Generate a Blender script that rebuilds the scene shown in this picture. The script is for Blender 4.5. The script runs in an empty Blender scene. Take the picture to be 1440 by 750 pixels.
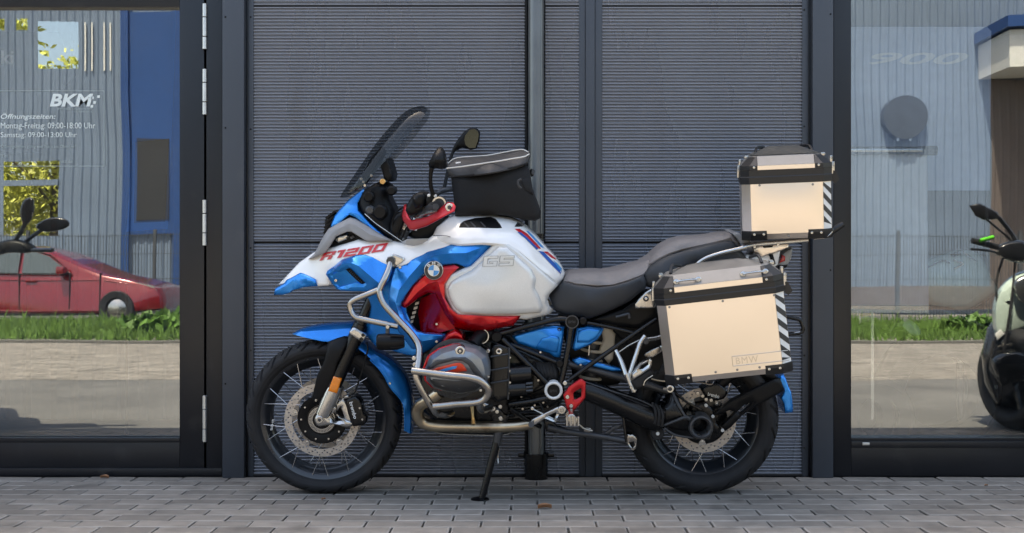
import bpy, bmesh, math, random
import numpy as np
from mathutils import Vector, Matrix
from mathutils.geometry import delaunay_2d_cdt

random.seed(7); RNG = np.random.default_rng(7)
sc = bpy.context.scene
COL = sc.collection
# ------------------------------------------------------------------ camera
FOC, DIST, HCAM, AX, AY = 1751.0, 5.2, 0.912, 740.0, 385.0     # photograph is 1440 x 750
cam = bpy.data.cameras.new('camera'); camo = bpy.data.objects.new('camera', cam); COL.objects.link(camo)
camo.location = (0, -DIST, HCAM); camo.rotation_euler = (math.radians(90), 0, 0)
cam.sensor_width = 36; cam.lens = FOC / 1440 * 36
cam.shift_x = -(AX - 720) / 1440; cam.shift_y = (AY - 375) / 1440
cam.clip_start = 0.05; cam.clip_end = 3000
sc.camera = camo
# ------------------------------------------------------------------ sky and sun
SUN_EL, SUN_AZ = math.radians(64), math.radians(-20)           # sun behind the shop: its front lies in open shade
wd = bpy.data.worlds.new('World'); sc.world = wd; wd.use_nodes = True
nt = wd.node_tree; bg = nt.nodes['Background']
sky = nt.nodes.new('ShaderNodeTexSky'); sky.sky_type = 'NISHITA'; sky.sun_disc = False
sky.sun_elevation = SUN_EL; sky.sun_rotation = SUN_AZ; sky.air_density = 1.0; sky.dust_density = 3.0; sky.ozone_density = 0.6
nt.links.new(sky.outputs[0], bg.inputs[0]); bg.inputs[1].default_value = 0.15
sd = bpy.data.lights.new('sun', 'SUN'); sd.energy = 3.9; sd.angle = math.radians(0.5); sd.color = (1.0, 0.94, 0.84)
so = bpy.data.objects.new('sun', sd); COL.objects.link(so)
sv = Vector((math.sin(SUN_AZ) * math.cos(SUN_EL), math.cos(SUN_AZ) * math.cos(SUN_EL), math.sin(SUN_EL)))
so.rotation_euler = sv.to_track_quat('Z', 'Y').to_euler(); so.location = sv * 40
sc.view_settings.view_transform = 'Standard'; sc.view_settings.look = 'None'
sc.view_settings.gamma = 1; sc.view_settings.exposure = 2.05
sc.view_settings.use_white_balance = True; sc.view_settings.white_balance_temperature = 7700; sc.view_settings.white_balance_tint = 8   # camera set to shade
sc.cycles.max_bounces = 10; sc.cycles.transparent_max_bounces = 16; sc.cycles.caustics_reflective = False
sc.cycles.caustics_refractive = False
# ------------------------------------------------------------------ materials
MATS = {}
def mat(name, col, rough=0.5, metal=0.0, coat=0.0, var=0.06, vscale=18, bump=0.0, bscale=120, spec=0.5, stretch=None, rvar=0.08, dirt=None, emis=0, flake=0):
    m = bpy.data.materials.new(name); m.use_nodes = True; t = m.node_tree; b = t.nodes['Principled BSDF']
    N, L = t.nodes.new, t.links.new
    tc = N('ShaderNodeTexCoord'); mp = N('ShaderNodeMapping'); L(tc.outputs['Object'], mp.inputs[0])
    if stretch: mp.inputs['Scale'].default_value = stretch
    nz = N('ShaderNodeTexNoise'); nz.inputs['Scale'].default_value = vscale; nz.inputs['Detail'].default_value = 5; L(mp.outputs[0], nz.inputs[0])
    r = N('ShaderNodeMapRange'); r.inputs['From Min'].default_value = .3; r.inputs['From Max'].default_value = .7
    r.inputs['To Min'].default_value = 1 - var; r.inputs['To Max'].default_value = 1 + var; L(nz.outputs['Fac'], r.inputs[0])
    mx = N('ShaderNodeMix'); mx.data_type = 'RGBA'; mx.blend_type = 'MULTIPLY'; mx.inputs[0].default_value = 1
    mx.inputs[6].default_value = (*col, 1); L(r.outputs[0], mx.inputs[7])
    out = mx.outputs[2]
    if dirt:                                   # (colour, scale, threshold, amount)
        n2 = N('ShaderNodeTexNoise'); n2.inputs['Scale'].default_value = dirt[1]; n2.inputs['Detail'].default_value = 8; L(mp.outputs[0], n2.inputs[0])
        r2 = N('ShaderNodeMapRange'); r2.inputs['From Min'].default_value = dirt[2]; r2.inputs['From Max'].default_value = dirt[2] + .18
        r2.inputs['To Max'].default_value = dirt[3]; L(n2.outputs['Fac'], r2.inputs[0])
        m2 = N('ShaderNodeMix'); m2.data_type = 'RGBA'; L(r2.outputs[0], m2.inputs[0]); L(out, m2.inputs[6]); m2.inputs[7].default_value = (*dirt[0], 1); out = m2.outputs[2]
    if flake:
        vo = N('ShaderNodeTexVoronoi'); vo.inputs['Scale'].default_value = 900; L(tc.outputs['Object'], vo.inputs[0])
        r4 = N('ShaderNodeMapRange'); r4.inputs['To Min'].default_value = 1 - flake; r4.inputs['To Max'].default_value = 1 + flake; L(vo.outputs['Color'], r4.inputs[0])
        m4 = N('ShaderNodeMix'); m4.data_type = 'RGBA'; m4.blend_type = 'MULTIPLY'; m4.inputs[0].default_value = 1; L(out, m4.inputs[6]); L(r4.outputs[0], m4.inputs[7]); out = m4.outputs[2]
    L(out, b.inputs['Base Color'])
    r3 = N('ShaderNodeMapRange'); r3.inputs['To Min'].default_value = max(.02, rough - rvar); r3.inputs['To Max'].default_value = min(1, rough + rvar); L(nz.outputs['Fac'], r3.inputs[0]); L(r3.outputs[0], b.inputs['Roughness'])
    b.inputs['Metallic'].default_value = metal; b.inputs['Specular IOR Level'].default_value = spec
    b.inputs['Coat Weight'].default_value = coat; b.inputs['Coat Roughness'].default_value = .04
    if bump:
        nb = N('ShaderNodeTexNoise'); nb.inputs['Scale'].default_value = bscale; nb.inputs['Detail'].default_value = 4; L(mp.outputs[0], nb.inputs[0])
        bp = N('ShaderNodeBump'); bp.inputs['Strength'].default_value = bump; bp.inputs['Distance'].default_value = .002; L(nb.outputs['Fac'], bp.inputs['Height']); L(bp.outputs[0], b.inputs['Normal'])
    if emis:
        b.inputs['Emission Color'].default_value = (*col, 1); b.inputs['Emission Strength'].default_value = emis
    MATS[name] = m
    return m
def glassy(name, tint, refl, rough=0.0, rcol=(1, 1, 1), grime=0.0, fmax=1.0):     # coated pane: mirror part plus tinted see-through part
    m = bpy.data.materials.new(name); m.use_nodes = True; t = m.node_tree; t.nodes.remove(t.nodes['Principled BSDF'])
    N, L = t.nodes.new, t.links.new
    tr = N('ShaderNodeBsdfTransparent'); tr.inputs[0].default_value = (*tint, 1)
    gl = N('ShaderNodeBsdfGlossy'); gl.inputs['Color'].default_value = (*rcol, 1); gl.inputs['Roughness'].default_value = rough
    lw = N('ShaderNodeFresnel'); lw.inputs[0].default_value = 1.5
    mr = N('ShaderNodeMapRange'); mr.inputs['From Min'].default_value = .04; mr.inputs['From Max'].default_value = 1; mr.inputs['To Min'].default_value = refl; mr.inputs['To Max'].default_value = fmax; L(lw.outputs[0], mr.inputs[0])
    mx = N('ShaderNodeMixShader'); L(mr.outputs[0], mx.inputs[0]); L(tr.outputs[0], mx.inputs[1]); L(gl.outputs[0], mx.inputs[2])
    last = mx
    tc = N('ShaderNodeTexCoord')
    if grime:
        nz = N('ShaderNodeTexNoise'); nz.inputs['Scale'].default_value = 2.2; nz.inputs['Detail'].default_value = 9; nz.inputs['Roughness'].default_value = .7; L(tc.outputs['Object'], nz.inputs[0])
        r = N('ShaderNodeMapRange'); r.inputs['From Min'].default_value = .42; r.inputs['From Max'].default_value = .75; r.inputs['To Max'].default_value = grime; L(nz.outputs['Fac'], r.inputs[0])
        df = N('ShaderNodeBsdfDiffuse'); df.inputs[0].default_value = (.6, .6, .58, 1)
        m2 = N('ShaderNodeMixShader'); L(r.outputs[0], m2.inputs[0]); L(mx.outputs[0], m2.inputs[1]); L(df.outputs[0], m2.inputs[2]); last = m2
        nw = N('ShaderNodeTexNoise'); nw.inputs['Scale'].default_value = 1.1; nw.inputs['Detail'].default_value = 1; L(tc.outputs['Object'], nw.inputs[0])
        bp = N('ShaderNodeBump'); bp.inputs['Strength'].default_value = .08; bp.inputs['Distance'].default_value = .02; L(nw.outputs['Fac'], bp.inputs['Height']); L(bp.outputs[0], gl.inputs['Normal'])
    L(last.outputs[0], t.nodes['Material Output'].inputs[0]); MATS[name] = m; return m

mat('blue_paint', (.0, .225, .69), .25, .6, .35, .03, 6, flake=.16, rvar=.03)
mat('red_paint', (.55, .001, .008), .26, .6, .6, .03, 6, flake=.2)
mat('red_anodised', (.5, .008, .016), .3, .55, .3, .04, 20)
mat('white_paint', (.84, .835, .82), .22, 0, 1, .02, 8, dirt=((.5, .46, .4), 9, .66, .12))
mat('silver_paint', (.68, .68, .665), .34, .2, .7, .03, 7, flake=.1, dirt=((.4, .37, .33), 7, .64, .15))
mat('grey_plastic', (.25, .25, .255), .5, 0, 0, .06, 40, .15, 500)
mat('black_plastic', (.004, .0042, .005), .42, 0, 0, .12, 30, .2, 600, dirt=((.035, .031, .028), 14, .66, .25), spec=.2)
mat('black_metal', (.004, .0042, .005), .26, .0, .15, .12, 20, .06, 300, dirt=((.04, .035, .03), 12, .66, .3), spec=.3)
mat('engine_grey', (.25, .275, .30), .34, .55, .2, .1, 22, .1, 400, dirt=((.1, .09, .08), 10, .62, .4))
mat('dark_grey_metal', (.055, .058, .064), .42, .4, 0, .12, 26, .1, 400, dirt=((.11, .1, .085), 12, .6, .4))
mat('steel', (.40, .38, .355), .22, 1, 0, .08, 30, .05, 300, dirt=((.2, .17, .14), 14, .6, .4))
mat('bright_metal', (.52, .51, .49), .24, .95, 0, .06, 40)
mat('chrome', (.8, .8, .8), .16, 1, 0, .03, 40)
mat('exhaust_steel', (.52, .43, .31), .3, 1, 0, .16, 14, .05, 200, dirt=((.16, .1, .06), 11, .56, .6))
mat('spoke_metal', (.55, .54, .54), .25, .9, 0, .03, 40)
mat('disc_steel', (.52, .46, .4), .4, .55, 0, .08, 60, .05, 300, dirt=((.26, .2, .15), 30, .62, .4))
mat('rubber', (.021, .021, .0225), .62, 0, 0, .14, 30, .3, 350, dirt=((.045, .039, .035), 9, .56, .5), spec=.22)
mat('rim_black', (.014, .017, .022), .3, .2, .5, .1, 20, dirt=((.1, .09, .08), 16, .66, .35))
mat('seat_side', (.02, .023, .028), .55, 0, 0, .08, 60, .25, 900)
mat('seat_top', (.19, .172, .165), .55, 0, 0, .06, 60, .35, 1100)
mat('bag_fabric', (.0028, .003, .0042), .8, 0, 0, .15, 90, .4, 900)
mat('bag_lid', (.03, .029, .03), .55, 0, 0, .15, 40, .3, 700)
mat('piping', (.62, .6, .56), .5)
mat('aluminium', (.83, .74, .65), .29, 1, 0, .02, 2.5, 0, 260, rvar=.04)
mat('aluminium_relief_shade', (.62, .55, .475), .3, 1)
mat('aluminium_dull', (.27, .255, .235), .5, .6, 0, .08, 20, .05, 300, dirt=((.24, .22, .19), 7, .55, .4))
mat('case_black', (.007, .0075, .009), .42, 0, 0, .12, 30, .12, 500)
mat('case_lid_dark', (.1, .098, .09), .45, .5, 0, .1, 18, .06, 300)
mat('white_vinyl', (.74, .74, .72), .4)
mat('black_vinyl', (.02, .02, .022), .4)
mat('red_vinyl', (.55, .012, .02), .35, 0, .3)
mat('orange_red_vinyl', (.72, .05, .015), .35, 0, .3)
mat('blue_vinyl', (.01, .09, .38), .35, 0, .3)
mat('light_blue_vinyl', (.03, .27, .62), .35, 0, .3)
mat('orange_lens', (.85, .22, .005), .2, 0, .6, .1, 60)
mat('red_lens', (.5, .01, .01), .15, 0, .6)
mat('brass', (.6, .38, .16), .3, .9)
mat('spring_cream', (.5, .42, .31), .45, 0, .2, .1, 20)
mat('mirror_glass', (.05, .055, .048), .05, .9, 0, .03)
mat('clear_grey', (.3, .3, .3), .3)
glassy('smoke_screen', (.50, .51, .515), .03, .05, (.9, .92, .93), fmax=.06)
mat('facade_metal', (.050, .057, .069), .4, .15, 0, .05, 3, .04, 200, dirt=((.2, .19, .17), 3.5, .63, .2))
mat('cladding', (.255, .27, .305), .28, .45, 0, .05, 1.5, 0, 120, stretch=(3, 1, .6), dirt=((.17, .165, .16), 1.8, .6, .25))
mat('frame_dark', (.0065, .0075, .0105), .32, .1, 0, .06, 4, .03, 200, dirt=((.1, .09, .08), 5, .62, .3))
mat('gasket', (.01, .01, .011), .7)
mat('hinge_metal', (.62, .62, .6), .36, .85)
mat('pipe_metal', (.15, .16, .165), .34, .7, 0, .12, 6, .05, 100, dirt=((.24, .21, .17), 4, .58, .3))
glassy('shop_glass', (.93, .955, .965), .18, .0, (.93, .97, 1), grime=.025)
mat('etched_vinyl', (.7, .76, .74), .6)
mat('etched_faint', (.36, .42, .42), .6)
# ------------------------------------------------------------------ geometry helpers
LEAN = math.radians(6.0); CL, SL = math.cos(LEAN), math.sin(LEAN)
def W(px, py, Y):                                # photograph point at world depth Y -> world
    d = Y + DIST
    return Vector(((px - AX) / FOC * d, Y, HCAM - (py - AY) / FOC * d))
def R_(px, py, L):                               # point of the mirrored street, L metres in front of the glass
    d = DIST + .45 + L
    return Vector(((px - AX) / FOC * d, .45 - L, HCAM - (py - AY) / FOC * d))
def P(px, py, w):                                # photograph point on the plane w (towards camera) of the leaning motorcycle -> its frame
    c = Vector((0, -DIST, HCAM)); d = Vector(((px - AX) / FOC, 1, -(py - AY) / FOC))
    cy, cz = c.y * CL + c.z * SL, -c.y * SL + c.z * CL
    dy, dz = d.y * CL + d.z * SL, -d.y * SL + d.z * CL
    t = (-w - cy) / dy
    return Vector((c.x + d.x * t, -w, cz + dz * t))
def Parr(xy, w):
    out = np.empty((len(xy), 3)); dx = (xy[:, 0] - AX) / FOC; dz0 = -(xy[:, 1] - AY) / FOC
    cy, cz = -DIST * CL + HCAM * SL, DIST * SL + HCAM * CL
    dy, dz = CL + dz0 * SL, -SL + dz0 * CL
    t = (-w - cy) / dy
    out[:, 0] = dx * t; out[:, 1] = -w; out[:, 2] = cz + dz * t
    return out
def lean_world(v): return Vector((v.x, v.y * CL - v.z * SL, v.y * SL + v.z * CL))
ORG = {}                                         # root object -> origin subtracted from its parts' vertices
def root_of(o):
    while o.parent: o = o.parent
    return o
def thing(name, label, cat, base=(0, 0, 0), lean=False, group=None, kind=None):
    o = bpy.data.objects.new(name, None); o.empty_display_size = .1; COL.objects.link(o)
    b = Vector(base)
    if lean: o.rotation_euler = (LEAN, 0, 0); o.location = lean_world(b)
    else: o.location = b
    if kind: o['kind'] = kind
    else: o['label'] = label; o['category'] = cat
    if group: o['group'] = group
    ORG[o.name] = b
    return o
def mk(name, verts, faces, m, parent=None, smooth=40, label=None):
    me = bpy.data.meshes.new(name)
    if len(verts) and parent is not None:
        b = ORG[root_of(parent).name]; verts = [(v[0] - b[0], v[1] - b[1], v[2] - b[2]) for v in verts]
    me.from_pydata([tuple(v) for v in verts], [], [tuple(f) for f in faces]); me.update()
    bm = bmesh.new(); bm.from_mesh(me); bmesh.ops.recalc_face_normals(bm, faces=bm.faces); bm.to_mesh(me); bm.free()
    if smooth:
        me.polygons.foreach_set('use_smooth', [True] * len(me.polygons)); me.set_sharp_from_angle(angle=math.radians(smooth))
    me.materials.append(MATS[m] if isinstance(m, str) else m)
    o = bpy.data.objects.new(name, me); COL.objects.link(o); o.parent = parent
    if label: o['label'] = label
    return o
def tag(o, label, cat, group=None):
    o['label'] = label; o['category'] = cat
    if group: o['group'] = group
    return o
def mirror(o, kids=True):                        # copy of a part on the other side of the centre plane
    c = o.copy(); COL.objects.link(c); c.scale = (1, -1, 1)
    return c
def cat(*parts):                                 # join several (verts, faces)
    V, F = [], []
    for v, f in parts:
        n = len(V); V += list(v); F += [tuple(i + n for i in q) for q in f]
    return V, F
def spline(pts, n=8, closed=False):
    p = np.array(pts, float); N = len(p); out = []
    for i in range(N if closed else N - 1):
        a = p[(i - 1) % N] if closed or i > 0 else 2 * p[0] - p[1]
        b, c = p[i], p[(i + 1) % N]
        d = p[(i + 2) % N] if closed or i + 2 < N else 2 * p[-1] - p[-2]
        for k in range(n):
            t = k / n
            out.append(.5 * (2 * b + (c - a) * t + (2 * a - 5 * b + 4 * c - d) * t * t + (3 * b - a - 3 * c + d) * t ** 3))
    if not closed: out.append(p[-1])
    return np.array(out)
def g_tube(pts, r, n=12, smooth=6, caps=True):   # pts: Vectors; r: float or list
    p = spline([tuple(q) for q in pts], smooth) if smooth > 1 and len(pts) > 2 else np.array([tuple(q) for q in pts], float)
    rr = np.full(len(p), r) if np.isscalar(r) else np.interp(np.linspace(0, 1, len(p)), np.linspace(0, 1, len(r)), r)
    V, F = [], []; up = None
    for i in range(len(p)):
        t = Vector(p[min(i + 1, len(p) - 1)] - p[max(i - 1, 0)])
        if t.length < 1e-9: t = Vector((0, 0, 1))
        t.normalize()
        if up is None: up = t.orthogonal().normalized()
        else:
            up = (up - t * up.dot(t))
            up = up.normalized() if up.length > 1e-6 else t.orthogonal().normalized()
        s = t.cross(up)
        for k in range(n):
            a = 2 * math.pi * k / n; V.append(Vector(p[i]) + (up * math.cos(a) + s * math.sin(a)) * rr[i])
    for i in range(len(p) - 1):
        for k in range(n):
            F.append((i * n + k, i * n + (k + 1) % n, (i + 1) * n + (k + 1) % n, (i + 1) * n + k))
    if caps: F.append(tuple(range(n))); F.append(tuple((len(p) - 1) * n + k for k in range(n)))
    return V, F
def tube(name, pts, r, m, parent, n=12, smooth=6): return mk(name, *g_tube(pts, r, n, smooth), m, parent)
def ptube(name, pts, r, m, parent, n=12, smooth=6):              # pts in (px, py, w)
    return tube(name, [P(*q) for q in pts], r, m, parent, n, smooth)
def g_lathe(prof, c, seg=48, axis='y', closed=False):            # prof [(radius, height)], height outwards (-y)
    V, F = [], []; n = len(prof)
    for i in range(seg):
        a = 2 * math.pi * i / seg; ca, sa = math.cos(a), math.sin(a)
        for r, h in prof:
            V.append((c[0] + r * ca, c[1] - h, c[2] + r * sa) if axis == 'y' else (c[0] + r * ca, c[1] + r * sa, c[2] + h))
    for i in range(seg):
        j = (i + 1) % seg
        for k in range(n if closed else n - 1):
            l = (k + 1) % n; F.append((i * n + k, i * n + l, j * n + l, j * n + k))
    if not closed:
        if prof[0][0] > 1e-6: F.append(tuple(i * n for i in range(seg)))
        if prof[-1][0] > 1e-6: F.append(tuple(i * n + n - 1 for i in range(seg)))
    return V, F
def disc(name, px, py, w, r, h, m, parent, bev=.002, seg=28, hole=0):     # boss facing the rider's left
    c = P(px, py, w); c = (c.x, 0, c.z)
    if hole: prof = [(hole, w - h), (r, w - h), (r, w - bev), (r - bev, w), (hole + bev, w), (hole, w - bev)]; return mk(name, *g_lathe(prof, c, seg, closed=True), m, parent)
    return mk(name, *g_lathe([(0, w - h), (r, w - h), (r, w - bev), (r - bev, w), (0, w)], c, seg), m, parent)
def bolt(px, py, w, r, parent, m='bright_metal', name='bolt'):
    c = P(px, py, w); c = (c.x, 0, c.z); 
    return mk(name, *g_lathe([(r, w - .006), (r, w + .001), (r * .8, w + .003), (r * .5, w + .003), (r * .42, w + .0005), (0, w + .0005)], c, 12), m, parent)
def g_box(c, s, bev=0.0, rot=None):
    bm = bmesh.new(); bmesh.ops.create_cube(bm, size=1); bmesh.ops.scale(bm, vec=s, verts=bm.verts)
    if bev: bmesh.ops.bevel(bm, geom=list(bm.edges), offset=bev, segments=2, affect='EDGES', profile=.6)
    if rot is not None: bmesh.ops.transform(bm, matrix=rot, verts=bm.verts)
    V = [v.co + Vector(c) for v in bm.verts]; bm.verts.index_update(); F = [tuple(v.index for v in f.verts) for f in bm.faces]; bm.free()
    return V, F
def g_span(a, b, bev=0.0):
    a, b = Vector(a), Vector(b); return g_box((a + b) / 2, [max(abs(x), 1e-4) for x in (b - a)], bev)
def g_loft(secs, caps=True, closed=True):
    n = len(secs[0]); V = [v for s in secs for v in s]; F = []
    for i in range(len(secs) - 1):
        for k in range(n if closed else n - 1):
            l = (k + 1) % n; F.append((i * n + k, i * n + l, (i + 1) * n + l, (i + 1) * n + k))
    if caps and closed: F.append(tuple(range(n))); F.append(tuple((len(secs) - 1) * n + k for k in range(n)))
    return V, F
# --- outlines traced in the photograph become shaped shells / solids
def rbf(ctrl):                                   # thin-plate surface through (px, py, w)
    c = np.array(ctrl, float)
    if len(c) == 1: return lambda x, y: np.full(np.shape(x), c[0, 2])
    x, y, w = c[:, 0] / 100, c[:, 1] / 100, c[:, 2]; n = len(c)
    def k(d2): return np.where(d2 > 1e-12, .5 * d2 * np.log(np.maximum(d2, 1e-12)), 0)
    K = k((x[:, None] - x) ** 2 + (y[:, None] - y) ** 2) + np.eye(n) * 1e-4
    A = np.zeros((n + 3, n + 3)); A[:n, :n] = K; A[:n, n] = 1; A[:n, n + 1] = x; A[:n, n + 2] = y; A[n:, :n] = A[:n, n:].T
    s = np.linalg.lstsq(A, np.r_[w, 0, 0, 0], rcond=None)[0]
    def f(X, Y):
        X, Y = np.asarray(X, float) / 100, np.asarray(Y, float) / 100
        return k((X[..., None] - x) ** 2 + (Y[..., None] - y) ** 2) @ s[:n] + s[n] + s[n + 1] * X + s[n + 2] * Y
    return f
def seg_dist(p, poly):
    a = poly; b = np.roll(poly, -1, 0); ab = b - a
    t = np.clip(((p[:, None] - a) * ab).sum(-1) / np.maximum((ab ** 2).sum(-1), 1e-9), 0, 1)
    return np.sqrt((((a + t[..., None] * ab) - p[:, None]) ** 2).sum(-1).min(1))
def inside(p, poly):
    x, y = p[:, 0][:, None], p[:, 1][:, None]; a = poly; b = np.roll(poly, -1, 0)
    c = ((a[:, 1] > y) != (b[:, 1] > y)) & (x < (b[:, 0] - a[:, 0]) * (y - a[:, 1]) / np.where(np.abs(b[:, 1] - a[:, 1]) < 1e-9, 1e-9, b[:, 1] - a[:, 1]) + a[:, 0])
    return c.sum(1) % 2 == 1
def dens(poly, step):
    out = []
    for i in range(len(poly)):
        a, b = poly[i], poly[(i + 1) % len(poly)]; n = max(1, int(np.hypot(*(b - a)) / step))
        out += [a + (b - a) * k / n for k in range(n)]
    return np.array(out)
def tri2d(poly, holes=(), step=6, rings=(), lines=()):
    pts = list(poly); edges = [(i, (i + 1) % len(poly)) for i in range(len(poly))]
    for h in holes:
        n = len(pts); pts += list(h); edges += [(n + i, n + (i + 1) % len(h)) for i in range(len(h))]
    lo, hi = poly.min(0), poly.max(0); cand = []
    gx, gy = np.meshgrid(np.arange(lo[0] + step / 2, hi[0], step), np.arange(lo[1] + step / 2, hi[1], step))
    g = np.c_[gx.ravel(), gy.ravel()]
    if len(g): g = g + (np.arange(len(g)) % 2)[:, None] * np.array([step * .13, step * .07])
    def keep(q, dmin):
        if not len(q): return q
        ok = inside(q, poly)
        for h in holes: ok &= ~inside(q, h)
        q = q[ok]
        if not len(q): return q
        d = seg_dist(q, poly)
        for h in holes: d = np.minimum(d, seg_dist(q, h))
        return q[d > dmin]
    rmax = max(rings) if len(rings) else 0
    g = keep(g, max(step * .45, rmax * 1.1)); pts += list(g)
    nrm = np.roll(poly, -1, 0) - np.roll(poly, 1, 0); nrm = np.c_[-nrm[:, 1], nrm[:, 0]]; nrm /= np.maximum(np.hypot(nrm[:, 0], nrm[:, 1])[:, None], 1e-9)
    q = poly + nrm * .3
    if inside(q, poly).mean() < .5: nrm = -nrm
    for rr in rings:
        pts += list(keep(poly + nrm * rr, rr * .82))
    for ln in lines:                             # creases run along mesh edges
        ln = np.array(ln, float); q = []
        for a, b in zip(ln[:-1], ln[1:]): n = max(1, int(np.hypot(*(b - a)) / step)); q += [a + (b - a) * k / n for k in range(n)]
        q = np.array(q + [ln[-1]]); ok = inside(q, poly) & (seg_dist(q, poly) > .6)
        for i in range(len(q)):
            if ok[i]:
                pts.append(q[i])
                if i and ok[i - 1]: edges.append((len(pts) - 2, len(pts) - 1))
    r = delaunay_2d_cdt([Vector(p) for p in pts], edges, [], 0, 1e-4)
    V = np.array([tuple(v) for v in r[0]]); F = np.array([f for f in r[2] if len(f) == 3])
    c = V[F].mean(1); ok = inside(c, poly)
    for h in holes: ok &= ~inside(c, h)
    return V, F[ok]
def g_panel(outline, wf, thick=.012, r=5, bulge=.008, step=7, sm=0, holes=(), sym=False, crease=()):
    poly = np.array(outline, float)
    if sm: poly = spline(poly, sm, True)
    poly = dens(poly, step); hs = [dens(np.array(h, float), step) for h in holes]
    V, F = tri2d(poly, hs, step, (r * .12, r * .4, r) if r else (), [c[0] for c in crease])
    if not callable(wf): w0 = wf; wf = lambda x, y: np.full(np.shape(x), float(w0))
    w = wf(V[:, 0], V[:, 1])
    if r:
        d = seg_dist(V, poly)
        for h in hs: d = np.minimum(d, seg_dist(V, h))
        t = np.clip(d / r, 0, 1); w = w - bulge * (1 - np.sqrt(np.clip(1 - (1 - t) ** 2, 0, 1)))
    for ln, h, wd_ in crease:                    # (line, height, reach)
        ln = np.array(ln, float); a, b = ln[:-1], ln[1:]; ab = b - a
        t = np.clip(((V[:, None] - a) * ab).sum(-1) / (ab ** 2).sum(-1), 0, 1); d = np.sqrt((((a + t[..., None] * ab) - V[:, None]) ** 2).sum(-1).min(1))
        w = w + h * np.maximum(0, 1 - d / wd_)
    A = Parr(V, w); B = A.copy()
    if sym: B[:, 1] = -A[:, 1]
    else: B[:, 1] = A[:, 1] + thick
    n = len(V); ec = {}
    for f in F:
        for i in range(3):
            a, b = f[i], f[(i + 1) % 3]; ec.setdefault((min(a, b), max(a, b)), []).append((a, b))
    faces = [tuple(f) for f in F] + [tuple(i + n for i in f[::-1]) for f in F]
    for k, l in ec.items():
        if len(l) == 1: a, b = l[0]; faces.append((a, b, b + n, a + n))
    return [tuple(v) for v in A] + [tuple(v) for v in B], faces
def surf(outline, wf, r, bulge):               # the finished front surface of a g_panel, for things fixed on it
    poly = np.array(outline, float)
    def f(x, y):
        x = np.asarray(x, float); y = np.asarray(y, float); t = np.clip(seg_dist(np.c_[x.ravel(), y.ravel()], poly).reshape(x.shape) / r, 0, 1)
        return wf(x, y) - bulge * (1 - np.sqrt(np.clip(1 - (1 - t) ** 2, 0, 1)))
    return f
def g_strip(grid, off):                          # folded sheet: rows of points, given a thickness
    R, C = len(grid), len(grid[0]); V = [p for r in grid for p in r]; n = len(V); V += [p + off for p in V]; F = []
    for i in range(R - 1):
        for k in range(C - 1):
            q = (i * C + k, i * C + k + 1, (i + 1) * C + k + 1, (i + 1) * C + k); F += [q, tuple(j + n for j in q)]
    rim = [k for k in range(C)] + [i * C + C - 1 for i in range(1, R)] + [(R - 1) * C + k for k in range(C - 2, -1, -1)] + [i * C for i in range(R - 2, 0, -1)]
    for a, b in zip(rim, rim[1:] + rim[:1]): F.append((a, b, b + n, a + n))
    return V, F
def panel(name, outline, wf, m, parent, smooth=38, **k): return mk(name, *g_panel(outline, wf, **k), m, parent, smooth=smooth)
def arch(name, rows, m, parent, thick=.004, nseg=14, sm=4, pw=2.2, closed=True):
    """shell over the centre plane; rows of (crown px, crown py, rim px, rim py, half width)"""
    rows = spline(rows, sm) if sm else np.array(rows, float); S = []
    for tx, ty, sx, sy, hw in rows:
        tp, sp = P(tx, ty, 0), P(sx, sy, hw); s = []
        for k in range(nseg + 1):
            a = -1 + 2 * k / nseg; e = abs(a)
            t = 1 - (1 - e ** pw) ** (1 / pw)
            s.append(Vector((tp.x + (sp.x - tp.x) * t, -hw * math.copysign(1 - (1 - e) ** 1.0, a), tp.z + (sp.z - tp.z) * t)))
        S.append(s)
    V, F = g_loft(S, caps=False, closed=False); n = len(V)
    bm = bmesh.new(); vs = [bm.verts.new(v) for v in V]; [bm.faces.new([vs[i] for i in f]) for f in F]
    bmesh.ops.recalc_face_normals(bm, faces=bm.faces); (bmesh.ops.solidify(bm, geom=list(bm.faces), thickness=thick) if thick else None)
    bm.verts.index_update(); V = [v.co.copy() for v in bm.verts]; F = [tuple(v.index for v in f.verts) for f in bm.faces]; bm.free()
    return mk(name, V, F, m, parent)
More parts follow.
